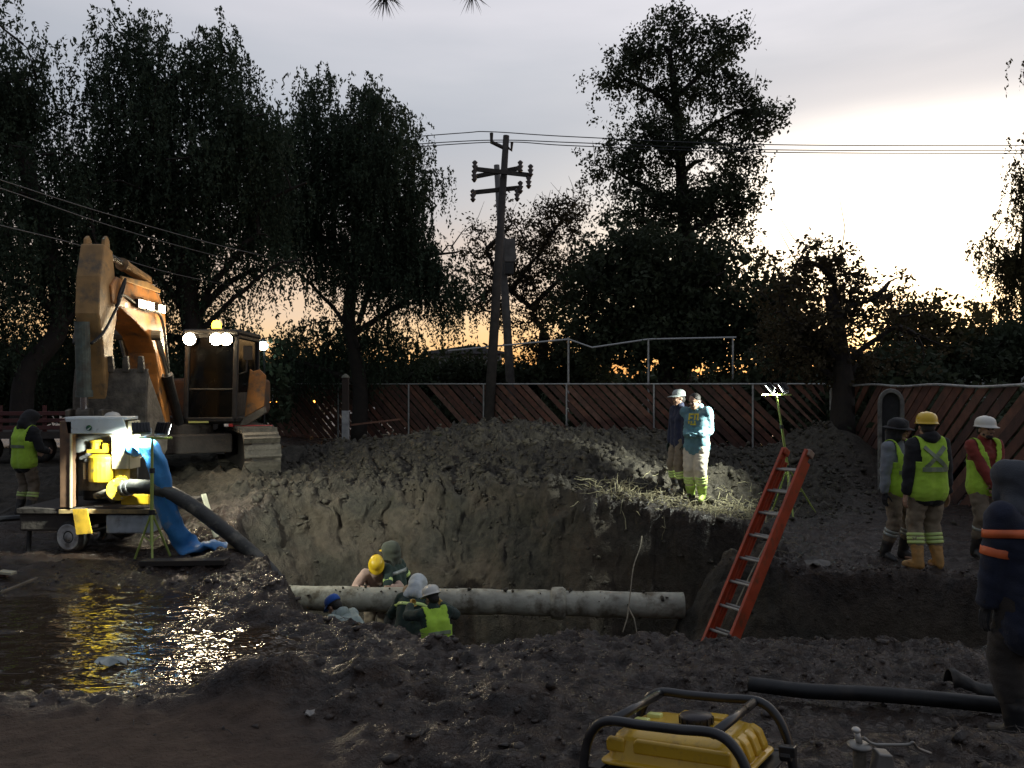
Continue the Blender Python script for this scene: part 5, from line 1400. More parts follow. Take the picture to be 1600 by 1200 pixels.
    def torso(m, e, z0=-.06):
        for s in (1, -1):
            capsule(m, pel+hdir*s*.065+(che-pel).normalized()*z0, pel.lerp(che, .5)+sdir*s*.06, .128*B+e, .118*B+e)
            capsule(m, pel.lerp(che, .5)+sdir*s*.06, che+sdir*s*.075, .118*B+e, .118*B+e)
            capsule(m, che+sdir*s*.075, S[s]-sdir*s*.03, .118*B+e, .072*B+e)
        capsule(m, che, nek-upv*.02, .11*B+e, .068+e)
    torso(m, 0, hem)
    for s in (1, -1):
        capsule(m, S[s], E[s], .078*B, .064*B); capsule(m, E[s], W[s]-(W[s]-E[s]).normalized()*.03, .064*B, .050*B)
    capsule(m, nek-upv*.03, nek+upv*.035, .075, .072)
    jk, JV = cl('jacket', m, jacket, .009, 7)
    if vest:
        m = MB(); torso(m, .022, -.05)
        V, Fq, NN = remeshed(m, .015, 4)
        # arm holes and neck: drop faces beyond the shoulders and near the neck, front V
        Vl = V-np.array(nek); ax = Vl @ np.array(sdir); az = Vl @ np.array(upv); fr = np.array(sdir.cross(upv)); ay = Vl @ fr
        keepv = ((np.abs(ax) < .158) | (az < -.23)) & ~((np.hypot(ax, ay) < .085) & (az > -.05)) & ~((ay > .02) & (az > -.34) & (np.abs(ax) < .012+.075*np.clip((az+.34)/.30, 0, 1)))
        FF = [f for f in Fq if all(keepv[i] for i in f)]
        vo = skin_obj('vest', [(folds(V, NN, .005, 7, seed), FF)], vest, root)
        sm_ = vo.modifiers.new('solid', 'SOLIDIFY'); sm_.thickness = .006
        bvh = BVHTree.FromPolygons([tuple(v) for v in folds(V, NN, .005, 7, seed)], Fq)
        def ribbon(name, pts, w, side, mt):
            """pts (across, up) relative to the neck, laid on the vest front (+1) or back (-1)"""
            vs, fs = [], []
            P2 = []
            for (a0, b0), (a1, b1) in zip(pts[:-1], pts[1:]):
                for i in range(10): P2.append((a0+(a1-a0)*i/10, b0+(b1-b0)*i/10))
            P2.append(pts[-1])
            frv = sdir.cross(upv)*side
            for i, (a_, b_) in enumerate(P2):
                q = P2[min(i+1, len(P2)-1)]; r_ = P2[max(i-1, 0)]
                dx, dy = q[0]-r_[0], q[1]-r_[1]; l = math.hypot(dx, dy) or 1; ox, oy = -dy/l*w/2, dx/l*w/2
                for sg in (-1, 1):
                    org_ = nek+sdir*(a_+ox*sg)+upv*(b_+oy*sg)+frv*.5
                    h = bvh.ray_cast(org_, -frv, 1.0)
                    p_ = (h[0]+frv*.012) if h[0] is not None else (org_-frv*.36)
                    vs.append(p_)
            for i in range(len(P2)-1): fs.append((2*i, 2*i+1, 2*i+3, 2*i+2))
            o = MB().add(vs, fs).build(name, mt, vo)
            so = o.modifiers.new('s', 'SOLIDIFY'); so.thickness = .004
        Lz = (nek-pel).length
        if back_x:
            ribbon('reflective_strip', [(-.12, -.07), (.12, -.30)], .045, -1, M_REFD); ribbon('reflective_strip', [(.12, -.07), (-.12, -.30)], .045, -1, M_REFD)
            ribbon('reflective_strip', [(-.15, -.32), (.15, -.32)], .05, -1, M_REFD)
        else:
            ribbon('reflective_strip', [(-.15, -.33), (.15, -.33)], .045, -1, M_REFD)
        ribbon('reflective_strip', [(-.15, -.36), (.15, -.36)], .045, 1, M_REFD)
    if torso_bands:
        m = MB(); tb = BVHTree.FromPolygons([v.co[:] for v in jk.data.vertices], [tuple(p.vertices) for p in jk.data.polygons])
        for (t, rr) in ((.70, .205), ):
            c = pel.lerp(nek, t); d_ = (nek-pel).normalized()
            uu = sdir; vv = d_.cross(uu)
            vs = []; fs = []
            for i in range(28):
                a = 2*math.pi*i/28
                for zz_ in (-.025, .025):
                    dv_ = uu*math.cos(a)*(.27*B)+vv*math.sin(a)*(.21*B); hh_ = tb.ray_cast(c+dv_+d_*zz_, -dv_.normalized(), .3)
                    vs.append(hh_[0]+dv_.normalized()*.012 if hh_[0] is not None else c+dv_*.75+d_*zz_)
            for i in range(28):
                j = (i+1) % 28; fs.append((2*i, 2*j, 2*j+1, 2*i+1))
            o = MB().add(vs, fs).build('reflective_band', torso_bands, root, smooth=True); o.modifiers.new('s', 'SOLIDIFY').thickness = .006
    if sleeve_bands:
        for s in (1, -1):
            m = MB(); ring(m, S[s], E[s], .72, .075*B, .045); m.build('sleeve_band', sleeve_bands, root, smooth=True)
    # ---- headgear
    HI = HM
    def at(p): return (HI @ Vector((*p, 1)).to_4d()).to_3d() if False else HI @ Vector(p)
    R3 = HI.to_3x3()
    if hat == 'helmet':
        m = MB(); vs, fs = [], []; n = 28
        prof = [(1.0, .0), (1.0, .025), (.97, .052), (.89, .080), (.72, .103), (.45, .118), (.15, .124), (.001, .125)]
        for r_, z in prof:
            for i in range(n):
                a = 2*math.pi*i/n; vs.append(at((.112*r_*math.cos(a), .008+.136*r_*math.sin(a), .045+z)))
        for j in range(len(prof)-1):
            for i in range(n): a_, b_ = j*n+i, j*n+(i+1) % n; fs.append((a_, b_, b_+n, a_+n))
        # brim: narrow round, peak in front
        o = len(vs)
        for i in range(n):
            a = 2*math.pi*i/n; fr = max(0, -math.sin(a)); e = .014+.042*fr**2
            vs.append(at(((.112+e*.8)*math.cos(a), .008+(.136+e)*math.sin(a), .040-.012*fr)))
        for i in range(n): fs.append((i, o+i, o+(i+1) % n, (i+1) % n))
        hm = MB().add(vs, fs).build('helmet', hat_mat, root, smooth=True)
        hm.modifiers.new('s', 'SOLIDIFY').thickness = .004
        pts = [at((0, .008+.128*math.cos(t), .045+.124*math.sin(t))) for t in np.linspace(.45, math.pi-.45, 14)]
        MB().tube(pts, .007, 6).build('ridge', hat_mat, hm, smooth=True)
    elif hat == 'cap':
        m = MB()
        vs, fs = [], []; n = 24
        prof = [(1.0, .0), (1.0, .035), (.93, .07), (.72, .098), (.40, .112), (.001, .116)]
        for r_, z in prof:
            for i in range(n):
                a = 2*math.pi*i/n; vs.append(at((.098*r_*math.cos(a), .012+.116*r_*math.sin(a), .035+z)))
        for j in range(len(prof)-1):
            for i in range(n): a_, b_ = j*n+i, j*n+(i+1) % n; fs.append((a_, b_, b_+n, a_+n))
        cp = MB().add(vs, fs).build('cap', hat_mat, root, smooth=True); cp.modifiers.new('s', 'SOLIDIFY').thickness = .004
        vs = []; fs = []
        for i in range(13):
            a = math.pi+math.pi*i/12
            vs.append(at((.092*math.cos(a), .010+.112*math.sin(a), .045))); vs.append(at((.088*math.cos(a), -.015+.19*math.sin(a), .028)))
        for i in range(12): fs.append((2*i, 2*i+1, 2*i+3, 2*i+2))
        vz = MB().add(vs, fs).build('visor', hat_mat, cp, smooth=True); vz.modifiers.new('s', 'SOLIDIFY').thickness = .005
    elif hat == 'brim':
        m = MB(); vs, fs = [], []; n = 24
        prof = [(1.62, -.012), (1.35, .0), (1.02, .012), (1.0, .05), (.92, .085), (.6, .108), (.001, .112)]
        for r_, z in prof:
            for i in range(n):
                a = 2*math.pi*i/n; vs.append(at((.102*r_*math.cos(a), .010+.115*r_*math.sin(a), .035+z)))
        for j in range(len(prof)-1):
            for i in range(n): a_, b_ = j*n+i, j*n+(i+1) % n; fs.append((a_, b_, b_+n, a_+n))
        cp = MB().add(vs, fs).build('hat', hat_mat, root, smooth=True); cp.modifiers.new('s', 'SOLIDIFY').thickness = .004
    if hood:
        m = MB()
        hs = 1.2 if hat == 'helmet' else 1.0
        for p, r_ in (((0, .03, .04), .118*hs), ((0, .045, -.03), .112*hs), ((.03, .0, .055), .10*hs), ((-.03, .0, .055), .10*hs), ((0, .05, -.11), .10)): m.ball(at(p), r_, 8)
        for s in (1, -1): capsule(m, at((s*.075, -.035, .05)), at((s*.08, -.03, -.09)), .03, .035)
        capsule(m, at((-.06, -.05, .095)), at((.06, -.05, .095)), .03, .03)
        for s in (1, -1): capsule(m, at((s*.03, .05, -.08)), nek+sdir*s*.10-upv*.03+sdir.cross(upv)*-.03, .085, .06)
        cl('hood', m, hood, .006, 7, .014, 6)
    elif hair:
        m = MB(); m.ball(at((0, .025, .045)), .096, 8, (.92, 1.02, .92)); m.ball(at((0, .055, -.02)), .07, 8)
        V, Fq, NN = remeshed(m, .010, 2); skin_obj('hair', [(V, Fq)], M_HAIR, root)
    if hood is None and collar:
        m = MB(); m.ball(nek+Vector((0, .055, .03)), .085, 8, (1.2, .8, .9)); capsule(m, nek+sdir*.07+Vector((0, -.02, .02)), nek-sdir*.07+Vector((0, -.02, .02)), .04, .04); cl('collar', m, collar, .006, 9, .013, 4)
    if beard:
        m = MB(); m.ball(at((0, -.055, -.085)), .045, 8, (1.1, .9, .9)); capsule(m, at((-.05, -.03, -.06)), at((.05, -.03, -.06)), .02, .02)
        capsule(m, at((-.022, -.098, -.045)), at((.022, -.098, -.045)), .007, .007)
        V, Fq, NN = remeshed(m, .008, 2); skin_obj('beard', [(V, Fq)], M_HAIR, root)
    if shirt_print:
        bvh = BVHTree.FromPolygons([tuple(v) for v in JV], [tuple(p.vertices) for p in jk.data.polygons])
        for gly in shirt_print:
            vs = []
            for (a_, b_) in gly:
                fv = sdir.cross(upv); org_ = che+sdir*a_+upv*b_+fv*.5
                h = bvh.ray_cast(org_, -fv, 1.0); vs.append((h[0]+fv*.014) if h[0] is not None else org_-fv*.36)
            o = MB().add(vs, [tuple(range(len(vs)))]).build('print', mat('print_yellow', (.70, .58, .05), .7), jk); o.modifiers.new('s', 'SOLIDIFY').thickness = .003
    root.scale = (k, k, k)
    return root

def put(px, d, dz=0.0, z=None):
    x = (px-800)/1200*d
    return Vector((x, d, (gz(x, d) if z is None else z)+dz))

# ---- the three on the right and the one in front
G3 = 'workers standing beside the right-hand fence'
person('worker in grey sleeves and lime vest wearing a dark brimmed hat', put(1402, 9.6), R(30), {'lh': (.26, -.04, .80), 'rh': (-.28, -.02, .84), 'rf': (-.16, .06, .09), 'face': (.3, -1, -.1)},
       jacket=C_GREY, trousers=C_KHAKI2, vest=C_LIME, hat='brim', hat_mat=C_BLACK, hood=C_BLACK, hems=M_REFS, nhem=2, gloves=C_BLACK, H=1.74, group=G3)
person('worker seen from behind with yellow helmet, crossed reflective straps and tan boots', put(1450, 8.95), R(186), {'lh': (.26, -.02, .80), 'rh': (-.26, -.03, .80), 'face': (-.35, -1, 0), 'toe_l': (.5, -1, 0)},
       jacket=C_BLACK, trousers=C_KHAKI, boots=M_BOOT_T, boot_h=.37, vest=C_LIME, back_x=True, hat='helmet', hat_mat=M_HELM_Y, hair=True, hems=M_REFL, nhem=3, collar=C_BLACK, H=1.78, bulk=1.06, group=G3)
person('bearded worker in red jumper, lime vest and white helmet with clasped hands', put(1538, 9.7), R(8), {'lh': (.035, -.20, .90), 'rh': (-.035, -.22, .90), 'el_l': (.9, .5, -.2), 'el_r': (-.9, .5, -.2), 'hd_l': (-.8, -.3, -.5), 'hd_r': (.8, -.3, -.5), 'palm_l': (0, 1, 0), 'palm_r': (0, 1, 0)},
       jacket=C_RED, trousers=C_KHAKI2, vest=C_LIME, hat='helmet', hat_mat=M_HELM_W, beard=True, hair=True, hems=M_REFS, nhem=1, H=1.74, bulk=1.04, group=G3, grip=(1, 1))
person('figure in a hooded navy jacket with orange reflective bands by the black hose', put(1612, 4.75), R(196), {'lh': (.24, -.10, .82), 'rh': (-.28, -.10, .86), 'neck': (0, -.06, 1.43), 'head': (0, -.13, 1.56), 'chest': (0, -.02, 1.24)},
       jacket=cloth('deep_navy', (.012, .016, .034)), trousers=cloth('dark_brown', (.035, .028, .022)), hood=cloth('charcoal', (.05, .055, .065)), sleeve_bands=M_REFO, torso_bands=M_REFO, gloves=C_BLACK, H=1.74, bulk=1.2, hem=-.24)
# ---- the two men on the ledge
G2 = 'men standing on the lit ledge'
gly = []
def blk(x0, z0, x1, z1): gly.append([(x0, z0), (x1, z0), (x1, z1), (x0, z1)])
for (a, b_, c, d) in ((-.10, .02, -.07, .15), (-.07, .12, .0, .15), (-.07, .05, -.02, .08), (.01, .02, .04, .15), (.04, .12, .10, .15), (.07, .02, .10, .12), (-.10, -.08, .06, -.05), (-.10, -.05, -.07, .0), (.02, -.05, .05, .0), (-.05, -.04, -.02, .0)): blk(a*.8-.01, b_*.8+.01, c*.8-.01, d*.8+.01)
person('heavy man in a teal hooded sweatshirt and pale trousers facing the lamp', put(1088, 12.82), R(-30), {'lh': (.10, -.17, 1.06), 'rh': (-.10, -.17, 1.06), 'el_l': (.35, 1, -.2), 'el_r': (-.35, 1, -.2), 'hd_l': (-.8, -.2, -.4), 'hd_r': (.8, -.2, -.4), 'face': (-.35, -1, -.25), 'head': (-.01, -.06, 1.58), 'lf': (.10, -.02, .09), 'rf': (-.10, .04, .09)},
       jacket=C_TEAL, trousers=C_BEIGE, boots=mat('lime_rubber_boots', (.42, .58, .12), .5, noise=.3, dirt=(.2, .18, .1), dirt_amt=.3), boot_h=.2, hems=M_REFL, nhem=3, hair=True, collar=C_TEAL, bulk=1.15, H=1.80, hem=-.12, group=G2, shirt_print=gly, gloves=C_TEAL)
person('man in navy jacket and pale peaked cap standing behind the teal sweatshirt', put(1062, 13.1), R(-72), {'lh': (.24, -.04, .82), 'rh': (-.24, -.06, .82), 'face': (0, -1, -.05)},
       jacket=C_NAVY, trousers=C_KHAKI2, boots=M_BOOT_K, hat='cap', hat_mat=M_CAP, hair=True, hems=M_REFL, nhem=3, H=1.75, group=G2, gloves=C_DGREEN)
# ---- left: beside the pump
person('worker with bowed head and lime vest standing left of the pump trailer', put(38, 12.4), R(160), {'lh': (.20, -.30, 1.02), 'rh': (-.16, -.30, 1.05), 'head': (.0, -.10, 1.57), 'face': (0, -1, -.7), 'neck': (0, -.04, 1.45)},
       jacket=C_BLACK, trousers=C_KHAKI2, vest=C_LIME, hood=C_BLACK, hems=M_REFL, nhem=2, H=1.72)
person('worker in white helmet half hidden behind the pump hood', put(176, 10.95, z=.0), R(20), {}, jacket=C_DGREEN, trousers=C_KHAKI2, vest=C_LIME, hat='helmet', hat_mat=M_HELM_W, hair=True, H=1.75)
# ---- in the excavation
GP = 'workers around the pipe in the excavation'
PF = PIT_Z+.03
def pit(label, px, py_top, d, rz, J, **kw):
    """stands on the pit floor; trunk pose given in J"""
    x = (px-800)/1200*d
    return person(label, Vector((x, d, PF+(.10 if d > 11 else 0))), rz, J, group=GP, **kw)
lean = {'pelvis': (0, .12, .92), 'chest': (0, -.06, 1.20), 'neck': (0, -.22, 1.35), 'head': (0, -.31, 1.46), 'face': (0, -.8, -.7), 'head_up': (0, -.5, .8)}
pit('crouching worker in pinkish shirt and yellow helmet leaning on the far side of the pipe', 588, 875, 11.45, R(10), {**lean, 'lh': (.22, -.52, 1.17), 'rh': (-.20, -.50, 1.17)}, jacket=C_PINK, trousers=C_KHAKI2, hat='helmet', hat_mat=M_HELM_Y, hair=True, collar=C_BLACK, H=1.62, grip=(1, 1))
pit('worker in dark green banded jacket with hood drawn over a yellow helmet', 622, 870, 11.35, R(-115), {'lh': (.30, -.15, 1.0), 'rh': (-.25, -.25, 1.0), 'chest': (0, -.05, 1.25), 'neck': (0, -.10, 1.43), 'head': (0, -.15, 1.57)}, jacket=C_DGREEN, trousers=C_BLACK, hat='helmet', hat_mat=M_HELM_Y, hood=cloth('olive_hood', (.06, .065, .045)), torso_bands=M_REFS, sleeve_bands=M_REFL, H=1.66)
pit('worker with white hood over the head bending at the near side of the pipe', 640, 900, 9.95, R(168), {**lean, 'lh': (.22, -.46, 1.10), 'rh': (-.20, -.46, 1.10)}, jacket=C_DGREEN, trousers=C_KHAKI2, hood=C_WHITE, torso_bands=M_REFL, H=1.68, gloves=C_BLACK)
pit('worker in white helmet and lime vest reaching over the pipe with yellow gloves', 682, 912, 9.35, R(205), {'pelvis': (0, .08, .93), 'chest': (0, -.03, 1.24), 'neck': (0, -.12, 1.42), 'head': (0, -.19, 1.54), 'face': (.25, -1, -.45), 'lh': (.16, -.60, 1.36), 'rh': (-.26, -.50, 1.36), 'el_l': (.8, .1, -.6), 'el_r': (-.8, .1, -.6)}, jacket=C_DGREEN, trousers=C_BLACK, vest=C_LIME, hat='helmet', hat_mat=M_HELM_W, hair=True, gloves=M_GLOVE, H=1.64, grip=(1, 1))
pit('worker in blue cap and grey-green hooded top stooping by the pipe end', 556, 935, 9.6, R(235), {'pelvis': (0, .15, .86), 'chest': (0, -.12, 1.10), 'neck': (0, -.30, 1.20), 'head': (0, -.40, 1.29), 'face': (0, -.8, -.7), 'head_up': (0, -.5, .8), 'lh': (.18, -.46, .8), 'rh': (-.16, -.46, .8)}, jacket=C_SAGE, trousers=C_KHAKI2, hat='cap', hat_mat=M_CAPB, hair=True, collar=C_SAGE, H=1.70)
# ================================================================== generator in the foreground
M_GENY = mat('generator_yellow', (.60, .36, .02), .38, noise=.08, nscale=9, coat=.25, dirt=(.20, .125, .04), dirt_amt=.32, dscale=9)
M_FRAME = mat('frame_black', (.016, .016, .017), .32, noise=.3, nscale=20, coat=.2)
GENZ = .598
GEN = thing('generator', 'portable yellow generator in a black tubular frame', 'generator', (.62, 2.58, GENZ), R(-13))
GEN.rotation_euler = (R(-6.5), R(-7.5), R(-33)); GEN.scale = (1.05, 1.08, 1.05)
HT = .455; WF = .18; WO = .275; DF = .205
for s in (-1, 1):
    y = s*DF
    pts = bez([(-WO, y, 0), (-WO, y, .22), (-WO+.005, y, HT-.13), (-WO+.035, y, HT-.045), (-WF, y, HT), (-.06, y, HT), (.06, y, HT), (WF, y, HT), (WO-.035, y, HT-.045), (WO-.005, y, HT-.13), (WO, y, .22), (WO, y, 0)], 6)
    MB().tube(pts, .0155, 12).build('end_frame', M_FRAME, GEN, smooth=True)
for s in (-1, 1):
    MB().tube([(s*(WF-.01), -DF, HT-.002), (s*(WF-.01), DF, HT-.002)], .0145, 12).build('top_rail', M_FRAME, GEN, smooth=True)
    MB().tube([(s*WO, -DF, .05), (s*WO, DF, .05)], .014, 10).build('bottom_rail', M_FRAME, GEN, smooth=True)
    MB().tube([(-WO, s*DF, .30), (WO, s*DF, .30)], .009, 8).build('cross_rail', M_FRAME, GEN, smooth=True)
    MB().box((s*(WO-.03), 0, .30), (.05, 2*DF, .008)).build('support_plate', M_FRAME, GEN, bevel=.002)
# tank: lower flange, tapered body, raised top, ribs on the right flank
bm = bmesh.new()
def ringv(hx, hy, z, r):
    out = []
    for cx, cy, a0 in ((hx-r, hy-r, 0), (-hx+r, hy-r, 90), (-hx+r, -hy+r, 180), (hx-r, -hy+r, 270)):
        for k in range(5):
            a = R(a0+k*22.5); out.append(bm.verts.new((cx+r*math.cos(a), cy+r*math.sin(a), z)))
    return out
rs = [ringv(.235, .185, .315, .04), ringv(.235, .185, .325, .04), ringv(.218, .168, .328, .04), ringv(.208, .160, .372, .045), ringv(.195, .148, .398, .05), ringv(.170, .125, .410, .05), ringv(.10, .07, .413, .04)]
for a_, b_ in zip(rs[:-1], rs[1:]):
    n = len(a_)
    for i in range(n): bm.faces.new((a_[i], a_[(i+1) % n], b_[(i+1) % n], b_[i]))
bm.faces.new(rs[-1]); bm.faces.new(rs[0][::-1])
me = bpy.data.meshes.new('tank'); bmesh.ops.recalc_face_normals(bm, faces=bm.faces); bm.to_mesh(me); bm.free()
me.polygons.foreach_set('use_smooth', [True]*len(me.polygons)); me.materials.append(M_GENY)
TANK = link('tank', me, GEN)
bv = TANK.modifiers.new('b', 'BEVEL'); bv.width = .004; bv.segments = 2; bv.limit_method = 'ANGLE'; bv.angle_limit = R(25)
for i in range(4):
    y = -.105+.07*i
    MB().prism([(.150, .395), (.185, .408), (.212, .392), (.226, .352), (.228, .335), (.19, .335)], .045, Matrix.Translation((0, y, 0))).build('rib', M_GENY, TANK, bevel=.008, seg=3)
for (x0_, x1_) in ((-.21, -.145), (-.115, .20)):
    MB().prism([(x0_, .352), (x1_, .350), (x1_, .393), (x0_+.012, .398), (x0_, .385)], .020, Matrix.Translation((0, -.157, 0))).build('front_pad', M_GENY, TANK, bevel=.008, seg=3)
MB().box((-.13, .05, .414), (.05, .03, .02)).build('gauge', M_REFL_Y, TANK, bevel=.004)
MB().box((-.15, -.01, .412), (.05, .03, .016)).build('gauge', M_REFL_Y, TANK, bevel=.004)
MB().box((.02, .11, .414), (.16, .06, .015)).build('raised_pad', M_GENY, TANK, bevel=.006)
cap_ = MB().lathe([(.046, 0), (.052, .004), (.054, .022), (.050, .030), (.001, .033)], (.03, .02, .413), (0, 0, 1), 28).build('fuel_cap', mat('fuel_cap_black', (.025, .018, .018), .45), GEN, smooth=True)
for k in range(14):
    a = 2*math.pi*k/14
    MB().box((.03+.054*math.cos(a), .02+.054*math.sin(a), .426), (.005, .006, .02), (0, 0, a)).build('grip_ridge', M_FRAME, cap_)
MB().box((-.01, -.055, .418), (.09, .016, .012)).build('vent_lever', M_FRAME, GEN, bevel=.004)
MB().box((0, 0, .17), (.46, .34, .26)).build('engine_casing', M_FRAME, GEN, bevel=.02)
pn = MB().box((-.10, -DF+.01, .225), (.26, .02, .13)).build('front_panel', mat('panel_dark', (.03, .03, .032), .5), GEN, bevel=.004)
st = MB().box((-.13, -DF-.002, .268), (.13, .004, .04)).build('sticker', mat('sticker_white', (.45, .44, .40), .6), pn)
for k, (x0_, w_, z_) in enumerate(((-.185, .012, .275), (-.168, .010, .268), (-.183, .010, .258), (-.13, .06, .28), (-.10, .05, .262), (-.13, .04, .266))):
    MB().box((x0_, -DF-.005, z_), (w_, .003, .006)).build('sticker_print', M_FRAME, st)
MB().cyl((.275, .08, .33), (.31, .08, .33), .018, 12).box((.30, .08, .345), (.05, .03, .03)).build('recoil_grip', M_FRAME, GEN, bevel=.003)

# black pipe lying on the mud and the split end next to it
def gline(px, d, up_): x = (px-800)/1200*d; return Vector((x, d, gz(x, d)+up_))
pts = [gline(1168, 5.45, .045), gline(1260, 5.35, .05), gline(1360, 5.25, .055), gline(1470, 5.15, .06), gline(1575, 5.05, .06), gline(1700, 4.95, .06)]
zmin = max(p.z for p in pts)
for p in pts: p.z = .4*p.z+.6*zmin
o = MB().tube(bez(pts, 6), .052, 14).build('black_pipe', mat('black_polythene', (.012, .012, .012), .5, noise=.3, dirt=(.03, .024, .018), dirt_amt=.25), None, smooth=True); tag(o, 'long black pipe lying across the mud behind the generator', 'pipe')
a = gline(1482, 5.45, .0)
vs = []; fs = []; n = 12
for i in range(n+1):
    t = i/n; px = 1482+120*t
    c = gline(px, 5.45-.1*t, .0); h = .13*(1-t)**1.6+.05
    for k in range(7):
        an = R(-70)+R(140)*k/6
        vs.append(c+Vector((0, math.sin(an)*.075, -.01+h*math.cos(an)+.02)))
for i in range(n):
    for k in range(6): fs.append((i*7+k, i*7+k+1, (i+1)*7+k+1, (i+1)*7+k))
o = MB().add(vs, fs).build('rubber_offcut', M_RUBBER, None, smooth=True); o.modifiers.new('s', 'SOLIDIFY').thickness = .012
tag(o, 'upturned black rubber offcut lying against the long black pipe', 'rubber offcut')

# small clamp with lever
zc = gz(1.34, 2.95)
CL = thing('lever_clamp', 'small silver clamp with a cranked lever on the mud beside the generator', 'clamp', (1.335, 2.95, zc+.02))
hz = .18
MB().cyl((0, 0, -.03), (0, 0, hz), .024, 14).build('stem', M_STEELM, CL)
MB().lathe([(.026, 0), (.044, .004), (.046, .014), (.03, .022)], (0, 0, hz), (0, 0, 1), 18).build('washer', mat('dull_zinc', (.26, .25, .23), .45, metal=.5, noise=.3), CL, smooth=True)
MB().cyl((0, 0, hz+.02), (-.012, 0, hz+.065), .012, 10).ball((-.013, 0, hz+.07), .017, 8, (1, 1, .7)).build('knob', mat('pale_zinc', (.50, .48, .44), .4, metal=.4), CL, smooth=True)
MB().tube(bez([(.012, -.01, hz+.045), (.045, -.01, hz+.022), (.10, -.01, hz+.018), (.185, 0, hz+.014), (.205, .0, hz+.022), (.235, .02, hz-.01), (.29, .03, hz-.035)], 5), .006, 8).build('lever', MATS['dull_zinc'], CL, smooth=True)
MB().prism([(.02, hz-.15), (.13, hz-.15), (.10, hz), (.05, hz+.005)], .06, Matrix.Translation((0, -.03, 0))).build('foot', MATS['dull_zinc'], CL, bevel=.006)

# ================================================================== odds and ends
# pale arched niche by the corner of the right-hand fence
AD = 14.6
ab = P(1392, 700, AD); ab.z = gz(ab.x, ab.y)
AR = thing('arched_niche', 'pale arched plaster niche with dark hollow beside the right-hand fence', 'niche', ab, R(-22))
hA = P(1392, 607, AD).z-ab.z
def arch(w, h, n=12):
    out = [(w, 0), (w, h-w*1.25)]
    for k in range(n+1):
        a = math.pi*k/n; out.append((w*math.cos(a), h-w*1.25+w*1.25*math.sin(a)))
    return out+[(-w, h-w*1.25), (-w, 0)]
oa, ia = arch(.225, hA), arch(.155, hA-.08)
vs = []; fs = []; n = len(oa)
for y in (-.09, .09):
    vs += [(x, y, z) for x, z in oa]+[(x, y, z) for x, z in ia]
for i in range(n-1):
    fs.append((i, i+1, n+i+1, n+i)); fs.append((2*n+i, 3*n+i, 3*n+i+1, 2*n+i+1)); fs.append((i, 2*n+i, 2*n+i+1, i+1)); fs.append((n+i, n+i+1, 3*n+i+1, 3*n+i))
M_NICHE = mat('niche_plaster', (.19, .18, .16), .9, noise=.35, nscale=6, bump=.5, bscale=14, dirt=(.08, .075, .06), dirt_amt=.4)
MB().add(vs, fs).build('arch_frame', M_NICHE, AR, bevel=.015)
MB().prism(ia, .02, Matrix.Translation((0, .07, 0))).build('niche_back', M_BLACK, AR)

# short marker post beside the left fence
mpz = P(540, 590, 24); gzz = gz(mpz.x, 24)
MP = thing('marker_post', 'short square post, dark above and whitewashed below, before the slat fence', 'post', (mpz.x, 24, gzz))
hh = mpz.z-gzz
MB().box((0, 0, hh*.22), (.20, .2, hh*.60)).build('lower_part', mat('whitewash', (.36, .36, .36), .85, noise=.3, nscale=6), MP, bevel=.01)
MB().box((0, 0, hh*.76), (.19, .19, hh*.48)).build('upper_part', mat('dark_wood_post', (.05, .035, .028), .85, noise=.3), MP, bevel=.01)
MB().lathe([(.13, 0), (.10, .06), (.02, .12)], (0, 0, hh), (0, 0, 1), 10).build('cap_stone', mat('cap_pale', (.22, .21, .16), .9), MP)
o = MB().beam(P(548, 664, 22.5), P(625, 655, 22.3), .06, .05).build('loose_plank', M_SLAT[2], None); tag(o, 'reddish plank propped near the short whitewashed post', 'plank')

# car passing behind the fence on the left, seen by its lights
CR = thing('truck', 'dark truck with amber lamps lit behind the left end of the slat fence', 'truck', (-9.3, 35, .1), R(0)); CR.scale = (1.3, 1.3, 2.0)
cp = [(-2.1, .35), (2.1, .35), (2.15, .75), (1.9, .95), (1.05, 1.02), (.5, 1.45), (-.9, 1.48), (-1.6, 1.02), (-2.12, .92)]
M_CARP = mat('car_paint_dark', (.05, .03, .03), .3, coat=.6)
Rc = Matrix(((0, 1, 0, 0), (1, 0, 0, 0), (0, 0, 1, 0), (0, 0, 0, 1)))
CB = MB().prism(cp, 1.7, Rc).build('body', M_CARP, CR, bevel=.08, seg=3)
for sx in (-1, 1):
    MB().prism([(-1.4, 1.04), (.95, 1.04), (.45, 1.40), (-.85, 1.42)], .02, Matrix.Translation((sx*.86, 0, 0)) @ Rc).build('side_window', M_GLASS, CB)
    for y in (-1.3, 1.3):
        w = MB().lathe([(.2, 0), (.31, .01), (.32, .1), (.31, .19), (.2, .2)], (sx*.88-(.2 if sx > 0 else 0)*1, y, .32), (1, 0, 0), 20).build('wheel', M_RUBBER, CR, smooth=True)
    for y in (-2.12, 2.14):
        MB().box((sx*.62, y, .72), (.34, .06, .15)).build('lamp', mat('lit_amber_lamp', (1, .4, .08), .3, emit=14, ecol=(1, .36, .05)) if y < 0 else mat('red_lamp', (.5, .02, .02), .3, emit=2.0, ecol=(1, .05, .02)), CR, bevel=.02)

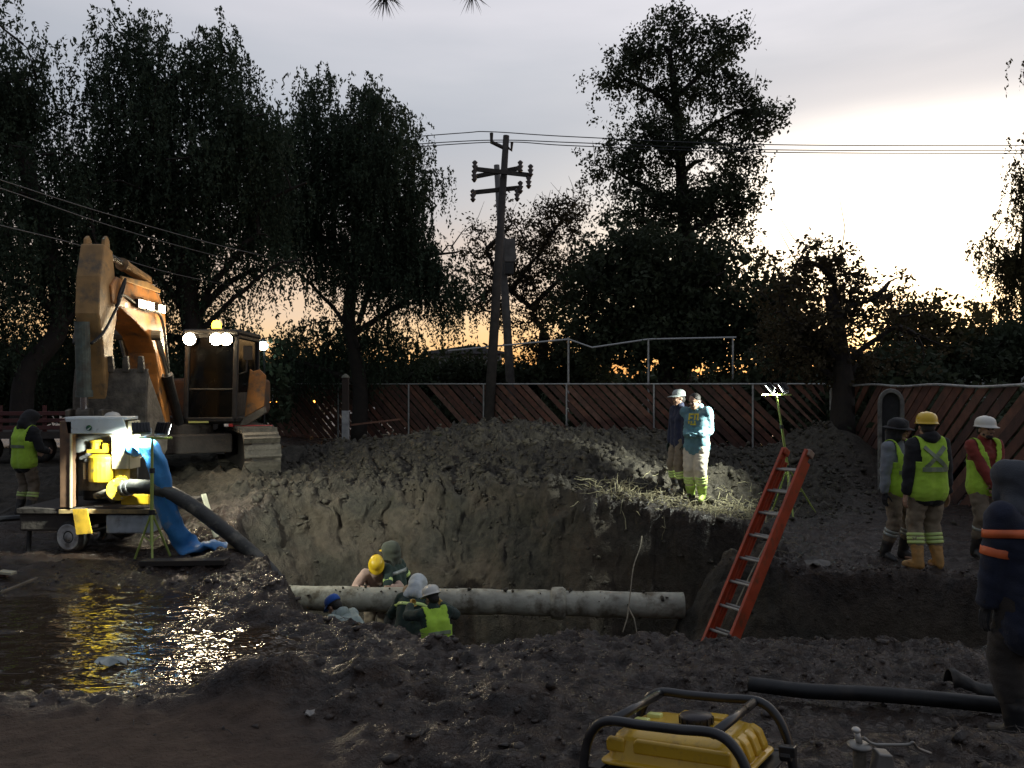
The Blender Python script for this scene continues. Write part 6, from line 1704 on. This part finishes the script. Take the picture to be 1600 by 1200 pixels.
# street lamp far behind the trees
SLp = P(413, 541, 24.4)
SL = thing('street_lamp', 'lamp post glowing cold white among the trees right of the excavator cab', 'street lamp', (SLp.x, SLp.y, 0))
MB().tube([(0, 0, 0), (0, 0, SLp.z+.16), (0, -.06, SLp.z+.24), (0, -.12, SLp.z+.22)], .035, 8).build('pole', M_BLACK, SL)
lh = MB().ball((0, -.12, SLp.z+.16), .13, 8, (1, 1.2, .4)).build('lamp_head', M_POST, SL, smooth=True)
MB().ball((0, -.12, SLp.z), .15, 10, (1, 1.0, .9)).build('lamp_globe', mat('lit_street_globe', (.8, 1, 1), .3, emit=22, ecol=(.66, 1, .98)), lh, smooth=True)

# dark red truck bed glimpsed far left
TR = thing('trailer_bed', 'dark red slatted trailer bed behind the worker at the far left', 'trailer', (-10.4, 16.2, gz(-10.4, 16.2)), R(4))
M_REDB = mat('dark_red_boards', (.12, .038, .034), .7, noise=.35, nscale=5, dirt=(.06, .05, .04), dirt_amt=.4)
for i in range(3): MB().box((0, 0, .78+.15*i), (2.9, .05, .085)).build('board', M_REDB, TR, bevel=.008)
for x in (-1.3, -.4, .5, 1.35): MB().box((x, .04, .95), (.07, .05, .60)).build('stake', M_REDB, TR)
MB().box((0, .8, .62), (2.9, 1.7, .14)).build('bed', M_MUDBOX, TR)
for x in (-.8, .3):
    MB().lathe([(.2, 0), (.33, .01), (.34, .1), (.33, .19), (.2, .2)], (x, .1, .33), (0, 1, 0), 20).build('wheel', M_RUBBER, TR, smooth=True)

# litter and timber
def litter(label, px, d, pts, m, h=.05, name='crumpled_rag'):
    c = gline(px, d, .01); c.z = max(c.z, WATER_Z+.005)
    b = MB(); vs = []; n = len(pts)
    vs = [c+Vector((x, y, abs(math.sin(i*2.3))*h)) for i, (x, y) in enumerate(pts)]
    vs.append(c+Vector((0, 0, h*1.3)))
    b.add(vs, [(i, (i+1) % n, n) for i in range(n)])
    o = b.build(name, m, None, smooth=False); o.modifiers.new('s', 'SOLIDIFY').thickness = .008
    return tag(o, label, 'litter')
M_RAG = mat('pale_rag', (.42, .46, .43), .8, noise=.3)
def jag(rx, ry, n=14): return [(rx*math.cos(2*math.pi*i/n)*random.uniform(.6, 1.1), ry*math.sin(2*math.pi*i/n)*random.uniform(.6, 1.1)) for i in range(n)]
litter('pale crumpled rag floating in the puddle', 172, 6.1, jag(.13, .10), M_RAG, .05)
litter('pale scrap of plastic on the near bank of the puddle', 192, 4.6, jag(.06, .06), mat('dirty_white', (.32, .30, .27), .8, noise=.3), .03, 'plastic_scrap')
litter('small pale scrap on the dark berm in the foreground', 484, 3.75, jag(.03, .03), MATS['dirty_white'], .015, 'plastic_scrap')
litter('torn pale sheet lying below the three workers', 1278, 9.15, jag(.17, .14), mat('grey_sack', (.16, .15, .135), .85, noise=.3), .06, 'sack')
def plank(label, a, b_, w=.10, h=.035, m=None):
    o = MB().beam(a, b_, w, h).build('plank', m or mat('old_timber', (.17, .14, .10), .85, noise=.35, nscale=8, bump=.4), None, bevel=.004); return tag(o, label, 'plank')
plank('pale stake leaning behind the black suction hose', P(318, 772, 10.6), onground(P(338, 815, 10.5)), .07, .03, mat('pale_wood', (.45, .42, .30), .8, noise=.2))
plank('dark plank lying on the mud below the blue hose', gline(222, 9.05, .05), gline(355, 9.0, .05), .16, .06, mat('dark_timber', (.035, .028, .022), .85, noise=.3))
plank('thin stick on the mud at the left edge of the puddle', gline(0, 8.1, .03), gline(58, 8.5, .04), .03, .025)
plank('small cut block at the end of the blue hose', gline(358, 9.65, .05), gline(383, 9.6, .05), .08, .10, mat('tan_wood', (.40, .30, .15), .8, noise=.25))
for i, (px, d) in enumerate(((6, 8.7), (10, 8.62), (14, 8.55))):
    a = gline(px-14, d, .03+.035*i); b_ = gline(px+8, d, .03+.035*i)
    plank('reddish board in the little pile at the left edge, %s' % ('bottom one', 'middle one', 'top one')[i], a, b_, .10, .03, M_SLAT[2] if i < 2 else mat('pale_wood', (.4, .3, .2), .8))
o = MB().lathe([(.001, 0), (.032, .004), (.034, .05), (.03, .10), (.012, .125), (.012, .14)], gline(237, 4.75, .0)+Vector((0, 0, .0)), (.2, .1, 1), 12).build('green_bottle', mat('green_plastic', (.05, .20, .05), .35), None, smooth=True)
tag(o, 'small green bottle standing at the near edge of the puddle', 'bottle')
for i, (px, d) in enumerate(((700, 14.9), (645, 16.5))):
    c = gline(px, d, .02)
# shallow second pool behind the near berm
c = gline(610, 4.85, 0); c.z = gz(c.x, c.y)+.012
pv = [tuple(c)]+[(c.x+.19*math.cos(t)*(1+.25*math.sin(3*t)), c.y+.16*math.sin(t)*(1+.2*math.sin(2*t+1)), c.z) for t in np.linspace(0, 2*math.pi, 73)[:-1]]
pf = [(0, i+1, (i+1) % 72+1) for i in range(72)]
o = mesh_np('small_pool', pv, pf, water.data.materials[0])
tag(o, 'small pool of still water behind the near mud berm', kind='structure')
